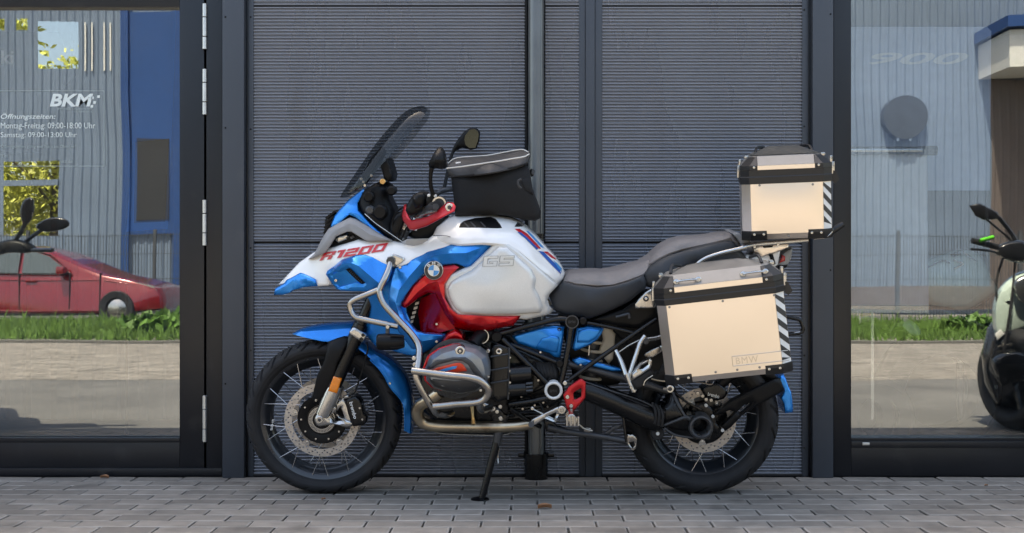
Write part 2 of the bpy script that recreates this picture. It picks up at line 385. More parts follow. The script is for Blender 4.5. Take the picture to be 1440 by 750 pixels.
def lin(ctrl, lines=()):                         # folded sheet: linear between (px, py, w) points, folds along the lines
    c = np.array(ctrl, float); key = {(round(x, 2), round(y, 2)): i for i, (x, y, _) in enumerate(c)}
    ed = [(key[tuple(np.round(a, 2))], key[tuple(np.round(b, 2))]) for ln in lines for a, b in zip(ln[:-1], ln[1:])]
    r = delaunay_2d_cdt([Vector(p) for p in c[:, :2]], ed, [], 0, 1e-4)
    V = np.array([tuple(v) for v in r[0]]); T = np.array([f for f in r[2]]); own = r[3]
    w = np.array([c[own[i][0], 2] if own[i] else np.nan for i in range(len(V))]); bad = np.isnan(w)
    if bad.any():
        for i in np.where(bad)[0]: d = np.hypot(*(c[:, :2] - V[i]).T); q = np.argsort(d)[:2]; w[i] = (c[q[0], 2] * d[q[1]] + c[q[1], 2] * d[q[0]]) / max(d[q[0]] + d[q[1]], 1e-9)
    A, Bv, Cv = V[T[:, 0]], V[T[:, 1]], V[T[:, 2]]; den = (Bv[:, 1] - Cv[:, 1]) * (A[:, 0] - Cv[:, 0]) + (Cv[:, 0] - Bv[:, 0]) * (A[:, 1] - Cv[:, 1]); den = np.where(np.abs(den) < 1e-9, 1e-9, den)
    def f(X, Y):
        X, Y = np.asarray(X, float), np.asarray(Y, float); sh = X.shape; X, Y = X.ravel()[:, None], Y.ravel()[:, None]
        l1 = ((Bv[:, 1] - Cv[:, 1]) * (X - Cv[:, 0]) + (Cv[:, 0] - Bv[:, 0]) * (Y - Cv[:, 1])) / den; l2 = ((Cv[:, 1] - A[:, 1]) * (X - Cv[:, 0]) + (A[:, 0] - Cv[:, 0]) * (Y - Cv[:, 1])) / den; l3 = 1 - l1 - l2
        m = np.minimum(np.minimum(l1, l2), l3); k = m.argmax(1); i = np.arange(len(X)); b = np.clip(np.c_[l1[i, k], l2[i, k], l3[i, k]], 0, None); b /= b.sum(1, keepdims=True)
        return (b * w[T[k]]).sum(1).reshape(sh)
    return f
def text_mesh(s, shear=0, bold=0, ext=0, spacing=1.0):
    cu = bpy.data.curves.new('lettering', 'FONT'); cu.body = s; cu.shear = shear; cu.offset = bold; cu.extrude = ext; cu.space_character = spacing; cu.resolution_u = 3
    o = bpy.data.objects.new('lettering', cu); COL.objects.link(o); dg = bpy.context.evaluated_depsgraph_get(); dg.update()
    me = bpy.data.meshes.new_from_object(o.evaluated_get(dg)); V = np.array([tuple(v.co) for v in me.vertices]); F = [tuple(p.vertices) for p in me.polygons]
    bpy.data.objects.remove(o); bpy.data.curves.remove(cu); bpy.data.meshes.remove(me)
    return V, F
GLYPH = {'R': [(0, 0, .27, 1), (.27, .78, .74, 1), (.74, .5, 1, 1), (.27, .4, .74, .6), (.62, 0, .93, .4)], '1': [(.42, 0, .7, 1), (.18, .76, .42, 1)], '2': [(0, .78, 1, 1), (.74, .61, 1, .78), (0, .40, 1, .61), (0, .22, .27, .40), (0, 0, 1, .22)], '0': [(0, .78, 1, 1), (0, .22, .27, .78), (.73, .22, 1, .78), (0, 0, 1, .22)],
         'G': [(0, .8, 1, 1), (0, .2, .27, .8), (0, 0, 1, .2), (.74, .2, 1, .46), (.48, .34, .74, .46)], 'S': [(0, .8, 1, 1), (0, .6, .27, .8), (0, .4, 1, .6), (.73, .2, 1, .4), (0, 0, 1, .2)]}
def block_text(name, s, bl, br, tl, wf, m, parent, off=.002, gap=.16, grow=0, th=.003):
    """square-cut wide lettering made of bars, laid on the surface wf"""
    bl, br, tl = (np.array(q, float) for q in (bl, br, tl)); V, F = [], []; n = len(s); wid = [.62 if c == '1' else 1 for c in s]; tot = sum(wid) + gap * (n - 1); u = 0
    for c, wd_ in zip(s, wid):
        for x0, y0, x1, y1 in GLYPH[c]:
            if c == '1': x0, x1 = (x0 - .18) / .52 , (x1 - .18) / .52
            x0, x1, y0, y1 = x0 - grow, x1 + grow, y0 - grow, y1 + grow; k = len(V)
            for t in (0, 1):
                for a, b in ((x0, y0), (x1, y0), (x1, y1), (x0, y1)):
                    q = bl + (u + a * wd_) / tot * (br - bl) + b * (tl - bl); w = float(wf(np.array([q[0]]), np.array([q[1]]))[0]); V.append(P(q[0], q[1], w + off - th * t))
            F += [(k, k + 1, k + 2, k + 3)] + [(k + i, k + (i + 1) % 4, k + 4 + (i + 1) % 4, k + 4 + i) for i in range(4)]
        u += wd_ + gap
    return mk(name, V, F, m, parent, smooth=0)
def quad_text(name, s, bl, br, tl, wf, m, parent, off=.0008, raise_=.0, shear=0, bold=0, world=None, spacing=1.0):
    """lettering fitted to the photo quad bl-br-tl lying on the surface wf (motorcycle frame) or the plane Y=world"""
    V, F = text_mesh(s, shear, bold, .01 if raise_ else 0, spacing); lo, hi = V.min(0), V.max(0)
    a = (V[:, 0] - lo[0]) / (hi[0] - lo[0]); b = (V[:, 1] - lo[1]) / (hi[1] - lo[1])
    bl, br, tl = (np.array(q, float) for q in (bl, br, tl)); xy = bl + a[:, None] * (br - bl) + b[:, None] * (tl - bl)
    if world is not None: return mk(name, [W(x, y, world) for x, y in xy], F, m, parent, smooth=0)
    w = wf(xy[:, 0], xy[:, 1]) if callable(wf) else np.full(len(xy), float(wf))
    w = w + off
    if raise_: w = w + np.where(V[:, 2] > 0, raise_, -.001)
    return mk(name, [tuple(v) for v in Parr(xy, w)], F, m, parent, smooth=0)
# ================================================================== ground
mat('ground_soil', (.16, .15, .13), .9, var=.2)
mat('asphalt', (.09, .088, .085), .85, var=.2, vscale=40, bump=.3)
mat('joint_sand', (.10, .09, .075), .95, var=.3, vscale=90, bump=.4, bscale=500)
def paver_mat(name, col):
    m = mat(name, col, .8, 0, 0, .13, 14, .4, 260, dirt=((.36, .335, .30), 2.0, .54, .35)); t = m.node_tree; N, L = t.nodes.new, t.links.new
    b = t.nodes['Principled BSDF']; src = b.inputs['Base Color'].links[0].from_socket; g = N('ShaderNodeNewGeometry')
    for n in t.nodes:
        if n.type == 'MAPPING': L(g.outputs['Position'], n.inputs[0])          # grain never repeats from paver to paver
    def M(op, a, b_=None):
        n = N('ShaderNodeMath'); n.operation = op
        for k, v in enumerate((a, b_)):
            if v is None: continue
            if isinstance(v, (int, float)): n.inputs[k].default_value = v
            else: L(v, n.inputs[k])
        return n.outputs[0]
    sx = N('ShaderNodeSeparateXYZ'); L(g.outputs['Position'], sx.inputs[0])
    row = M('FLOOR', M('DIVIDE', M('SUBTRACT', .385, sx.outputs['Y']), .110)); off = M('MULTIPLY', M('MODULO', row, 2.0), .5)
    col_ = M('FLOOR', M('ADD', M('SUBTRACT', M('DIVIDE', M('SUBTRACT', sx.outputs['X'], .045), .2105), off), .5))
    cb = N('ShaderNodeCombineXYZ'); L(row, cb.inputs[0]); L(col_, cb.inputs[1]); wn = N('ShaderNodeTexWhiteNoise'); L(cb.outputs[0], wn.inputs[0])
    mr = N('ShaderNodeMapRange'); mr.inputs['To Min'].default_value = .8; mr.inputs['To Max'].default_value = 1.16; L(wn.outputs['Value'], mr.inputs[0])
    st = N('ShaderNodeTexNoise'); st.inputs['Scale'].default_value = 3.3; st.inputs['Detail'].default_value = 6; L(g.outputs['Position'], st.inputs[0])
    sr = N('ShaderNodeMapRange'); sr.inputs['From Min'].default_value = .56; sr.inputs['From Max'].default_value = .72; sr.inputs['To Min'].default_value = 1; sr.inputs['To Max'].default_value = .6; L(st.outputs['Fac'], sr.inputs[0])
    mx = N('ShaderNodeMix'); mx.data_type = 'RGBA'; mx.blend_type = 'MULTIPLY'; mx.inputs[0].default_value = 1
    L(src, mx.inputs[6]); L(M('MULTIPLY', mr.outputs[0], sr.outputs[0]), mx.inputs[7]); L(mx.outputs[2], b.inputs['Base Color']); b.inputs['Specular IOR Level'].default_value = .3
paver_mat('paver', (.225, .203, .177)); paver_mat('paver_edge', (.29, .268, .24))
gr = mk('ground', [(-600, -600, -.12), (600, -600, -.12), (600, 600, -.12), (-600, 600, -.12)], [(0, 1, 2, 3)], 'ground_soil', smooth=0); gr['kind'] = 'structure'
pav = thing('pavement', '', '', (0, 0, 0), kind='structure')
mk('joint_bed', [(-26, -10.4, -.016), (26, -10.4, -.016), (26, .6, -.016), (-26, .6, -.016)], [(0, 1, 2, 3)], 'joint_sand', pav, smooth=0)
PW, PD, TOPZ = .2105, .110, 0.0
def g_paver(cx, cy, w, d, dz=0, tx=0, ty=0, low=False):
    c = .0058; hw, hd = w / 2 - .0038, d / 2 - .0012
    if low: return [(cx + sx * hw, cy + sy * hd, dz) for sx, sy in ((-1, -1), (1, -1), (1, 1), (-1, 1))], [(0, 1, 2, 3)]
    V = [(cx + sx * hw, cy + sy * hd, -.05) for sx, sy in ((-1, -1), (1, -1), (1, 1), (-1, 1))]
    V += [(cx + sx * hw, cy + sy * hd, dz - .0028 + sx * tx + sy * ty) for sx, sy in ((-1, -1), (1, -1), (1, 1), (-1, 1))]
    V += [(cx + sx * (hw - c), cy + sy * (hd - c * .7), dz + sx * tx + sy * ty) for sx, sy in ((-1, -1), (1, -1), (1, 1), (-1, 1))]
    F = [(8, 9, 10, 11)] + [(a + i, a + (i + 1) % 4, a + 4 + (i + 1) % 4, a + 4 + i) for a in (0, 4) for i in range(4)]
    return V, F
meshes = []
for k in range(6):
    o = mk('paver', *g_paver(0, 0, PW, PD, 0, random.uniform(-.0007, .0007), random.uniform(-.0007, .0007)), 'paver', None, smooth=0); o.data.materials.append(MATS['paver_edge'])
    for pg in o.data.polygons: pg.material_index = 1 if .1 < abs(pg.normal.z) < .97 else 0
    meshes.append(o.data); bpy.data.objects.remove(o)
row = 0; far_v, far_f = [], []; Y0 = .385
for row in range(98):
    cy = Y0 - PD / 2 - row * PD; off = (row % 2) * PW / 2 + .045
    d_far = cy + DIST
    for i in range(-110, 111):
        cx = i * PW + off
        vis = cy > -.98 and abs(cx) < 2.35 * (cy + DIST) / 5.2 + .1
        if vis:
            o = bpy.data.objects.new('paver', random.choice(meshes)); COL.objects.link(o); o.parent = pav
            o.location = (cx + random.uniform(-.0012, .0012), cy + random.uniform(-.0008, .0008), random.uniform(-.0012, .0008))
        elif abs(cx) < 15 and not -4.6 < cy < -1.1:
            v, f = g_paver(cx + random.uniform(-.001, .001), cy, PW, PD, random.uniform(-.001, .001), low=cy < -2.5); n = len(far_v); far_v += v; far_f += [tuple(q + n for q in g) for g in f]
o = mk('paver_field', far_v, far_f, 'paver', pav, smooth=0); o['kind'] = 'stuff'
mat('driveway_tar', (.125, .12, .112), .8, var=.22, vscale=1.2, bump=.4, bscale=300, dirt=((.07, .068, .065), 1.6, .58, .5))
dv = mk('driveway', [(-26, -4.58, -.002), (26, -4.58, -.002), (26, -1.12, -.002), (-26, -1.12, -.002)], [(0, 1, 2, 3)], 'driveway_tar', smooth=0); dv['kind'] = 'structure'
# ================================================================== shop building
YW = .40
shop = thing('shop_building', 'dark grey metal clad shop front behind the parked motorcycle', 'building', (0, YW, 0))
def wbox(name, x0, x1, y0, y1, Y, depth, m, parent, bev=.0015, zb=None, zt=None):      # front face from photo rectangle at depth Y
    a = W(x0, y1, Y); b = W(x1, y0, Y)
    if zb is not None: a.z = zb
    if zt is not None: b.z = zt
    return mk(name, *g_span((a.x, Y, a.z), (b.x, Y + depth, b.z), bev), m, parent, smooth=30)
def corrugated(name, x0, x1, zb, zt, Y, m, parent, pitch=.01484, amp=.0056, phase=0.):
    n = int((zt - zb) / pitch * 10); V, F = [], []
    xs = np.linspace(W(x0, 0, Y).x, W(x1, 0, Y).x, 8); nx = len(xs)
    ph = np.random.default_rng(int(x0 + zb * 100)).uniform(0, 6, 3)
    for i in range(n + 1):
        z = zb + (zt - zb) * i / n; c = math.cos(2 * math.pi * (z / pitch) + phase); c = math.copysign(abs(c) ** .8, c)
        for x in xs: V.append((x, Y - amp * c + .0005 * math.sin(x * 2.1 + z * 1.3 + ph[0]) * math.sin(z * 1.7 + ph[1]), z))
    for i in range(n):
        for k in range(nx - 1): F.append((i * nx + k, i * nx + k + 1, (i + 1) * nx + k + 1, (i + 1) * nx + k))
    return mk(name, V, F, m, parent, smooth=80)
ZS, ZT, ZTOP = W(0, 341, YW).z, W(0, 9, YW).z, 2.75
for x0, x1 in ((356, 738), (767, 814), (847, 1128)):
    corrugated('cladding_sheet', x0, x1, W(0, 666, YW).z, ZS - .006, YW + .004, 'cladding', shop)
    corrugated('cladding_sheet', x0, x1, ZS + .004, ZT - .004, YW, 'cladding', shop)
    corrugated('cladding_sheet', x0, x1, ZT + .005, ZTOP, YW, 'cladding', shop)
    a, b = W(x0, 0, YW).x, W(x1, 0, YW).x
    mk('backing', *g_span((a, YW + .02, -.05), (b, YW + .06, ZTOP)), 'gasket', shop, smooth=0)
    mk('base_flashing', *g_span((a + .002, YW - .012, .001), (b - .002, YW + .018, W(0, 666, YW).z), .002), 'frame_dark', shop)
    mk('joint_strip', *g_span((a, YW - .003, ZT - .004), (b, YW + .012, ZT + .004), .001), 'gasket', shop)
# flat posts and trims between the cladding fields
for x0, x1, Y in ((814, 823, .398), (823.5, 836.5, .392), (837, 847, .398)): wbox('cover_strip', x0, x1, 0, 670, Y, .04, 'facade_metal', shop, zb=.001, zt=ZTOP)
for x0, x1, Y, m in ((312.5, 343, .352, 'facade_metal'), (343, 349, .41, 'frame_dark'), (349, 356.5, .392, 'facade_metal'),
                     (1128, 1136.5, .392, 'facade_metal'), (1136.5, 1143, .41, 'frame_dark'), (1143, 1172, .352, 'facade_metal')):
    wbox('post', x0, x1, 0, 670, Y, .06, m, shop, zb=.001, zt=ZTOP)
wbox('post', 737.2, 741, 0, 670, .402, .05, 'gasket', shop, zb=.001, zt=ZTOP)
for x, ys in ((352.5, (24, 182, 349, 493, 622)), (1131, (14, 178, 330, 500, 630)), (1168, (20, 380)), (317, (24, 180, 540))):
    for y in ys:
        c = W(x, y, .392 if x not in (1168, 317) else .352); mk('screw', *g_lathe([(.0042, -.004), (.0042, .001), (.0025, .003), (0, .003)], c, 10), 'black_metal', shop)
# ---- door with its pane, stiles and hinges
YF, YG = .415, .452
door = wbox('door', 252.5, 287, 0, 657, YF, .06, 'frame_dark', shop, zb=.02, zt=2.32)
wbox('door_rail', -260, 252.3, 622, 657, YF, .06, 'frame_dark', door, zb=.02)
wbox('door_rail', -260, 252.3, 0, 10, YF, .06, 'frame_dark', door, zt=2.32)
wbox('door_stile', -300, -260, 0, 657, YF, .06, 'frame_dark', door, zb=.02, zt=2.32)
wbox('glazing_bead', -260, 252.4, 616, 622.4, YF - .004, .03, 'frame_dark', door)
wbox('pane', -260, 253, 8, 624, YG, .006, 'shop_glass', door, bev=0)
wbox('threshold', -300, 312, 659, 670, .40, .1, 'frame_dark', shop, zb=.001)
wbox('door_jamb', 290.2, 312.3, 0, 670, .402, .08, 'frame_dark', shop, zb=.001, zt=ZTOP)
wbox('door_head', -300, 290, -95, -30, .40, .08, 'frame_dark', shop, zt=ZTOP)
for y0, y1 in ((5, 70), (97, 162), (281, 346), (556, 622)):
    ya = (y0, y0 + (y1 - y0) * .3, y0 + (y1 - y0) * .72, y1); h = None
    for k in range(3):
        a, b = W(288, ya[k + 1] - .5, .40), W(288, ya[k] + .5, .40)
        g = g_lathe([(0, 0), (.0095, 0), (.0105, .001), (.0105, (b - a).z - .001), (.0095, (b - a).z), (0, (b - a).z)], a, 16, axis='z')
        if k == 0: h = mk('hinge', *g, 'hinge_metal', shop)
        else: mk('hinge_knuckle', *g, 'hinge_metal', h)
# ---- display window on the right
win = wbox('window', 1172.5, 1197, 0, 668, .392, .09, 'frame_dark', shop, zb=.001, zt=ZTOP)
wbox('frame_rail', 1197.2, 1700, 620, 668, .395, .09, 'frame_dark', win, zb=.001)
wbox('frame_rail', 1197.2, 1700, 616, 619.8, .40, .08, 'frame_dark', win)
wbox('frame_bead', 1197.2, 1700, 621, 630, .389, .02, 'frame_dark', win)
wbox('drain_cap', 1213, 1223, 622.5, 626.5, .382, .012, 'hinge_metal', win)
wbox('pane', 1195, 1700, -60, 620, YG, .006, 'shop_glass', win, bev=0)
wbox('frame_rail', 1197.2, 1700, -110, -60, .395, .09, 'frame_dark', win)
wbox('frame_stile', 1700, 1740, -110, 668, .395, .09, 'frame_dark', win, zb=.001)
# ---- rest of the building: it shades the forecourt and closes the showroom
mat('render_wall', (.34, .35, .36), .8); mat('room_wall', (.12, .13, .145), .8); mat('room_floor', (.1, .1, .1), .5)
mk('upper_wall', *g_span((-9, .40, ZTOP), (9, .8, 3.6)), 'facade_metal', shop, smooth=0)
mk('side_wall', *g_span((-9, .42, -.05), (W(-300, 0, .42).x, .7, ZTOP)), 'facade_metal', shop, smooth=0)
mk('side_wall', *g_span((W(1740, 0, .42).x, .42, -.05), (9, .7, ZTOP)), 'facade_metal', shop, smooth=0)
mk('wall', *g_span((-9, 7, -.05), (9, 7.3, 3.6)), 'room_wall', shop, smooth=0)
for s in (-9, 8.7): mk('wall', *g_span((s, .8, -.05), (s + .3, 7, 3.5)), 'room_wall', shop, smooth=0)
mk('roof', *g_span((-9, .8, 3.25), (9, 7, 3.45)), 'room_wall', shop, smooth=0)
mk('room_floor', *g_span((-8.7, .47, -.05), (8.7, 7, .03)), 'room_floor', shop, smooth=0)
# ---- etched lettering on the door pane
YL = YG - .0012
def glass_text(s, x0, x1, yb, yt, m='etched_vinyl', shear=0, bold=0): return quad_text('lettering', s, (x0, yb), (x1, yb), (x0, yt), None, m, door, shear=shear, bold=bold, world=YL)
glass_text('BKM', 70, 131, 150, 132, shear=.22, bold=.035)
for x, y in ((128, 136), (131, 142.5), (136.5, 134.2), (127, 148)): mk('lettering', [W(x, y + 3.6, YL), W(x + 3.8, y + 3.6, YL), W(x + 4.2, y, YL), W(x + .4, y, YL)], [(0, 1, 2, 3)], 'etched_vinyl', door, smooth=0)
glass_text('MOTORRADCENTER', 82, 130, 154.5, 152, 'etched_faint'); glass_text('CHEMNITZ', 104, 130, 158.2, 155.8, 'etched_faint')
glass_text('Öffnungszeiten:', 1, 78, 169.5, 159, shear=.2, bold=.012)
glass_text('Montag-Freitag: 09:00-18:00 Uhr', 1, 134, 183.5, 172.5); glass_text('Samstag: 09:00-13:00 Uhr', 1, 108, 195.5, 186)
glass_text('Öffnungszeiten gültig von März bis Oktober!', 1, 106, 209.5, 203, 'etched_faint')
glass_text('Tel.', 1, 12, 222, 217.5, 'etched_faint'); glass_text('nitz.de', 84, 102, 229.5, 224.5, 'etched_faint')
for a, b, c, d in ((-120, 146.6, 127.6, 128.4), (-120, 146.6, 233.4, 234.2), (145.9, 146.7, 128, 234)):
    mk('lettering', [W(a, d, YL), W(b, d, YL), W(b, c, YL), W(a, c, YL)], [(0, 1, 2, 3)], 'etched_faint', door, smooth=0)
# ================================================================== downpipe
dp = thing('downpipe', 'grey metal rainwater downpipe running down the clad wall behind the tank bag', 'downpipe', W(754, 670, .33))
xc = W(754, 0, .33).x; base = W(754, 676, .33)
mk('pipe', *g_lathe([(.036, .05), (.036, 2.75)], (xc, .335, 0), 32, axis='z'), 'pipe_metal', dp)
mk('pipe_seam', *g_tube([(xc + .020, .335 - .030, .14), (xc + .020, .335 - .030, 2.75)], .0035, 6), 'pipe_metal', dp)
def ring(z, h, r, m, n='bracket'): return mk(n, *g_lathe([(.02, z), (r, z), (r, z + h), (.02, z + h)], (xc, .335, 0), 28, axis='z'), m, dp)
zb = W(0, 336, .335).z; br = ring(zb, .022, .041, 'black_metal'); mk('bracket_arm', *g_span((xc - .008, .335, zb + .003), (xc + .008, .40, zb + .019), .001), 'black_metal', br)
ring(.001, .1, .052, 'black_metal', 'ground_socket'); zb = W(0, 641, .335).z
br = ring(zb - .008, .02, .056, 'black_metal'); 
for s in (-1, 1): mk('lug', *g_span((xc + s * .052, .325, zb - .006), (xc + s * .08, .345, zb + .01), .001), 'black_metal', br)
# ================================================================== the motorcycle
bike = thing('motorcycle', 'blue, white and red adventure touring motorcycle leaning on its side stand', 'motorcycle', (0, 0, 0), lean=True)
B = bike
def wheel(xc, R, tw, rimr, nsp, ngr, gl):
    c = Vector((xc, 0, R)); whl = mk('wheel', *g_lathe([(rimr * .965, -tw * .66), (rimr * 1.0, -tw * .72), (rimr * 1.0, -tw * .62), (rimr * .945, -tw * .55), (rimr * .93, -tw * .3), (rimr * .86, -tw * .14), (rimr * .86, tw * .14), (rimr * .93, tw * .3), (rimr * .945, tw * .55), (rimr * 1.0, tw * .62), (rimr * 1.0, tw * .72), (rimr * .965, tw * .66), (rimr * .90, tw * .5), (rimr * .875, tw * .3), (rimr * .81, tw * .13), (rimr * .81, -tw * .13), (rimr * .875, -tw * .3), (rimr * .90, -tw * .5)], c, 96, closed=True), 'rim_black', B)
    ns = 840; pr = []
    H = R - rimr                                            # tyre section: bead, sidewall, shoulder, tread
    half = [(rimr - .004, tw * .70), (rimr + H * .08, tw * .86), (rimr + H * .25, tw * .97), (rimr + H * .45, tw), (rimr + H * .62, tw * .95), (rimr + H * .76, tw * .82), (rimr + H * .87, tw * .64), (rimr + H * .945, tw * .43), (rimr + H * .985, tw * .22), (R, 0)]
    hs = spline(half, 4); prof = list(hs) + [(r, -w) for r, w in hs[-2::-1]]; n = len(prof); V, F = [], []
    for i in range(ns):
        th = 2 * math.pi * i / ns; ca, sa = math.cos(th), math.sin(th)
        for r, w in prof:
            q = abs(w) / tw; dd = 0
            tread = r > rimr + H * .5
            if tread and q > .1:
                ph = (th * ngr / (2 * math.pi) + (gl * (r - R) / H * 1.3 if q > .5 else gl * (q - .5) * 1.0) + (.5 if w < 0 else 0)) % 1
                if ph < .16 and (q > .16): dd = .0065
                if .5 < ph < .6 and .3 < q < .8: dd = .005
            if abs(q - .955) < .02 and r < rimr + H * .4: dd = -.0012
            if tread and q < .06: dd = .004
            rr = r - dd * (.75 if q > .6 else 1); ww = w - math.copysign(dd * (.7 if q > .5 else 0), w)
            V.append((c.x + rr * ca, -ww, c.z + rr * sa))
    for i in range(ns):
        j = (i + 1) % ns
        for k in range(n - 1): F.append((i * n + k, i * n + k + 1, j * n + k + 1, j * n + k))
    mk('tyre', V, F, 'rubber', whl, smooth=50)
    hub = mk('hub', *g_lathe([(.02, -.075), (.062, -.07), (.066, -.055), (.035, -.045), (.035, .045), (.066, .055), (.062, .066), (.02, .07)], c, 40), 'black_metal', whl)
    sp = None                                                # crossed spokes from flange to rim edge
    for k in range(nsp):
        for s in (-1, 1):
            for side in (-1, 1):
                a0 = 2 * math.pi * (k + .25 * (side > 0)) / nsp + .09; a1 = a0 + s * .55; a1 = a0 + s * (.02 + math.pi / nsp * .42)
                a1 = a0 + s * .136; re = rimr * .945
                p1 = Vector((re * math.cos(a1), -side * tw * .60, re * math.sin(a1))); pm = Vector((.16 * math.cos(a0 + s * .012), 0, .16 * math.sin(a0 + s * .012)))
                dq = Vector((p1.x - pm.x, 0, p1.z - pm.z)); k_ = (re - .062) / dq.length; p0 = p1 - dq * min(k_, 1.75); p0.y = -side * .05
                v, f = g_tube([p0 + c, p1 + c], .0017, 6, 1); mk('spoke', v, f, 'spoke_metal', whl)
    return whl, c
FX, RX = -.8365, .727
fw, fc = wheel(FX, .323, .060, .262, 10, 26, .9)
rw, rc = wheel(RX, .318, .084, .232, 10, 18, 1.0)
def brake_disc(c, ro, ri, w, par, nh, tabs, ph=0):
    t = np.linspace(0, 2 * math.pi, 97)[:-1]; out = np.c_[np.cos(t), np.sin(t)] * ro; holes = [np.c_[np.cos(t), np.sin(t)] * ri]
    for k in range(nh):
        a = 2 * math.pi * k / nh; rr = ri + (ro - ri) * (.22, .5, .78, .5)[k % 4]; q = np.linspace(0, 2 * math.pi, 7)[:-1]
        holes.append(np.c_[rr * math.cos(a) + .0036 * np.cos(q), rr * math.sin(a) + .0036 * np.sin(q)])
    V, F = tri2d(out, holes, .014, ()); n = len(V)
    VV = [(c.x + v[0], -w, c.z + v[1]) for v in V] + [(c.x + v[0], -w + .0045, c.z + v[1]) for v in V]; ec = {}
    for f in F:
        for i in range(3): a, b = f[i], f[(i + 1) % 3]; ec.setdefault((min(a, b), max(a, b)), []).append((a, b))
    FF = [tuple(f) for f in F] + [tuple(i + n for i in f) for f in F] + [(a, b, b + n, a + n) for (a, b), l in ec.items() if len(l) == 1]
    d = mk('brake_disc', VV, FF, 'disc_steel', par, smooth=30)
    for k in range(tabs):
        a = 2 * math.pi * k / tabs + ph; u = Vector((math.cos(a), 0, math.sin(a))); s = Vector((-math.sin(a), 0, math.cos(a)))
        lay = []
        for y in (-w - .002, -w + .006):
            cc = Vector((c.x, y, c.z)); lay.append([cc + u * (ri + .003) + s * .018, cc + u * (ri - .014) + s * .010, cc + u * (ri - .020) + s * .004, cc + u * (ri - .020) - s * .004, cc + u * (ri - .014) - s * .010, cc + u * (ri + .003) - s * .018])
        mk('disc_tab', *g_loft(lay), 'bright_metal', par, smooth=30)
        b = cc + u * (ri - .011); mk('disc_button', *g_lathe([(.005, 0), (.005, .002 + .006), (0, .009)], (b.x, -w + .006, b.z), 12), 'bright_metal', par)
    return d
brake_disc(fc, .1525, .1215, .075, fw, 84, 5, .35); brake_disc(fc, .1525, .1215, -.075, fw, 0, 0)
mk('disc_carrier', *g_lathe([(.03, .05), (.098, .052), (.102, .06), (.098, .066), (.07, .066), (.058, .058), (.03, .058)], fc, 48), 'black_plastic', fw)
for k in range(10):
    a = k * .628; mk('carrier_bolt', *g_lathe([(.0042, .066), (.0042, .069), (.002, .0695), (0, .069)], (fc.x + .085 * math.cos(a), 0, fc.z + .085 * math.sin(a)), 8), 'bright_metal', fw)
v, f = [], []
for k in range(48):
    a = 2 * math.pi * k / 48; u = Vector((math.cos(a), 0, math.sin(a))); s = Vector((-math.sin(a), 0, math.cos(a))); cc = Vector((fc.x, -.0725, fc.z))
    q = g_loft([[cc + Vector((0, y, 0)) + u * r + s * t for r, t in ((.041, -.0016), (.053, -.0022), (.053, .0022), (.041, .0016))] for y in (0, .003)]); v, f = cat((v, f), q)
v, f = cat((v, f), g_lathe([(.052, .069), (.055, .069), (.055, .0725), (.052, .0725)], fc, 48, closed=True), g_lathe([(.038, .069), (.042, .069), (.042, .0725), (.038, .0725)], fc, 48, closed=True))
mk('sensor_ring', v, f, 'bright_metal', fw, smooth=20)
brake_disc(rc, .1345, .100, .060, rw, 60, 5, .9)
mk('disc_carrier', *g_lathe([(.03, .045), (.085, .047), (.1, .054), (.085, .058), (.03, .058)], rc, 40), 'black_metal', rw)
quad_text('rim_lettering', 'BEHR', (383, 605), (386, 589), (380, 605), .047, 'white_vinyl', fw, off=0)
# ---------------------------------------------------------------- front fork
leg = ptube('fork_leg', [(563, 322, .112), (521, 425, .112), (505, 462, .112)], .0235, 'black_metal', B, 20, 1)
ptube('fork_slider', [(508, 456, .112), (468, 545, .112)], [.030, .0315], 'black_metal', leg, 24, 1)
ptube('lower_leg', [(473, 541, .112), (462, 566, .112), (453, 584, .112)], [.034, .034, .028], 'bright_metal', leg, 24, 1)
cl = panel('fork_clamp', [(497, 459), (514, 469), (516, 473), (511, 481), (508, 481), (492, 471), (491, 467)], .152, 'bright_metal', leg, thick=.075, r=3, bulge=.008, step=4)
bolt(510.5, 471.5, .153, .0075, cl, 'black_metal'); bolt(508, 477, .153, .0075, cl, 'black_metal')
panel('axle_clamp', [(452, 568), (472, 571), (473, 579), (477, 586), (493, 592), (496, 599), (485, 601), (468, 597), (450, 600), (444, 596), (442, 589), (446, 582)], .125, 'bright_metal', leg, thick=.03, r=4, bulge=.01, step=4, sm=2, holes=[[(463, 584), (470, 580), (476, 588), (482, 592), (468, 593)]])
panel('caliper_bracket', [(473, 569), (486, 556), (499, 557), (484, 562), (490, 578), (495, 598), (488, 598), (482, 580), (479, 572), (474, 578)], .118, 'bright_metal', leg, thick=.02, r=2, bulge=.004, step=4)
disc('axle', 449, 591, .145, .0155, .05, 'bright_metal', leg); disc('axle_socket', 449, 591, .1465, .0075, .004, 'dark_grey_metal', leg)
CALF = [(485, 562), (500, 556.5), (507, 563), (510, 573), (511, 581), (516, 586), (515, 595), (511, 598), (497, 600), (492, 592), (488, 580)]
calp = panel('brake_caliper', CALF, .122, 'black_metal', B, thick=.06, r=4, bulge=.010, step=4)
quad_text('lettering', 'brembo', (491, 566), (497.5, 589.5), (496, 565), .1225, 'white_vinyl', calp, off=.0015, bold=.02)
for x, y in ((506, 574), (509.5, 590)): bolt(x, y, .122, .005, calp)
panel('brake_caliper', CALF, -.062, 'black_metal', B, thick=.06, r=4, bulge=.010, step=6)
rf = panel('reflector', [(469, 529.5), (480.5, 532.5), (474, 553.5), (461.5, 550)], .150, 'orange_lens', leg, thick=.012, r=2, bulge=.004, step=4)
mirror(leg); c = ptube('fork_leg', [(508, 456, -.112), (468, 545, -.112), (453, 584, -.112)], .031, 'black_metal', B, 16, 1)
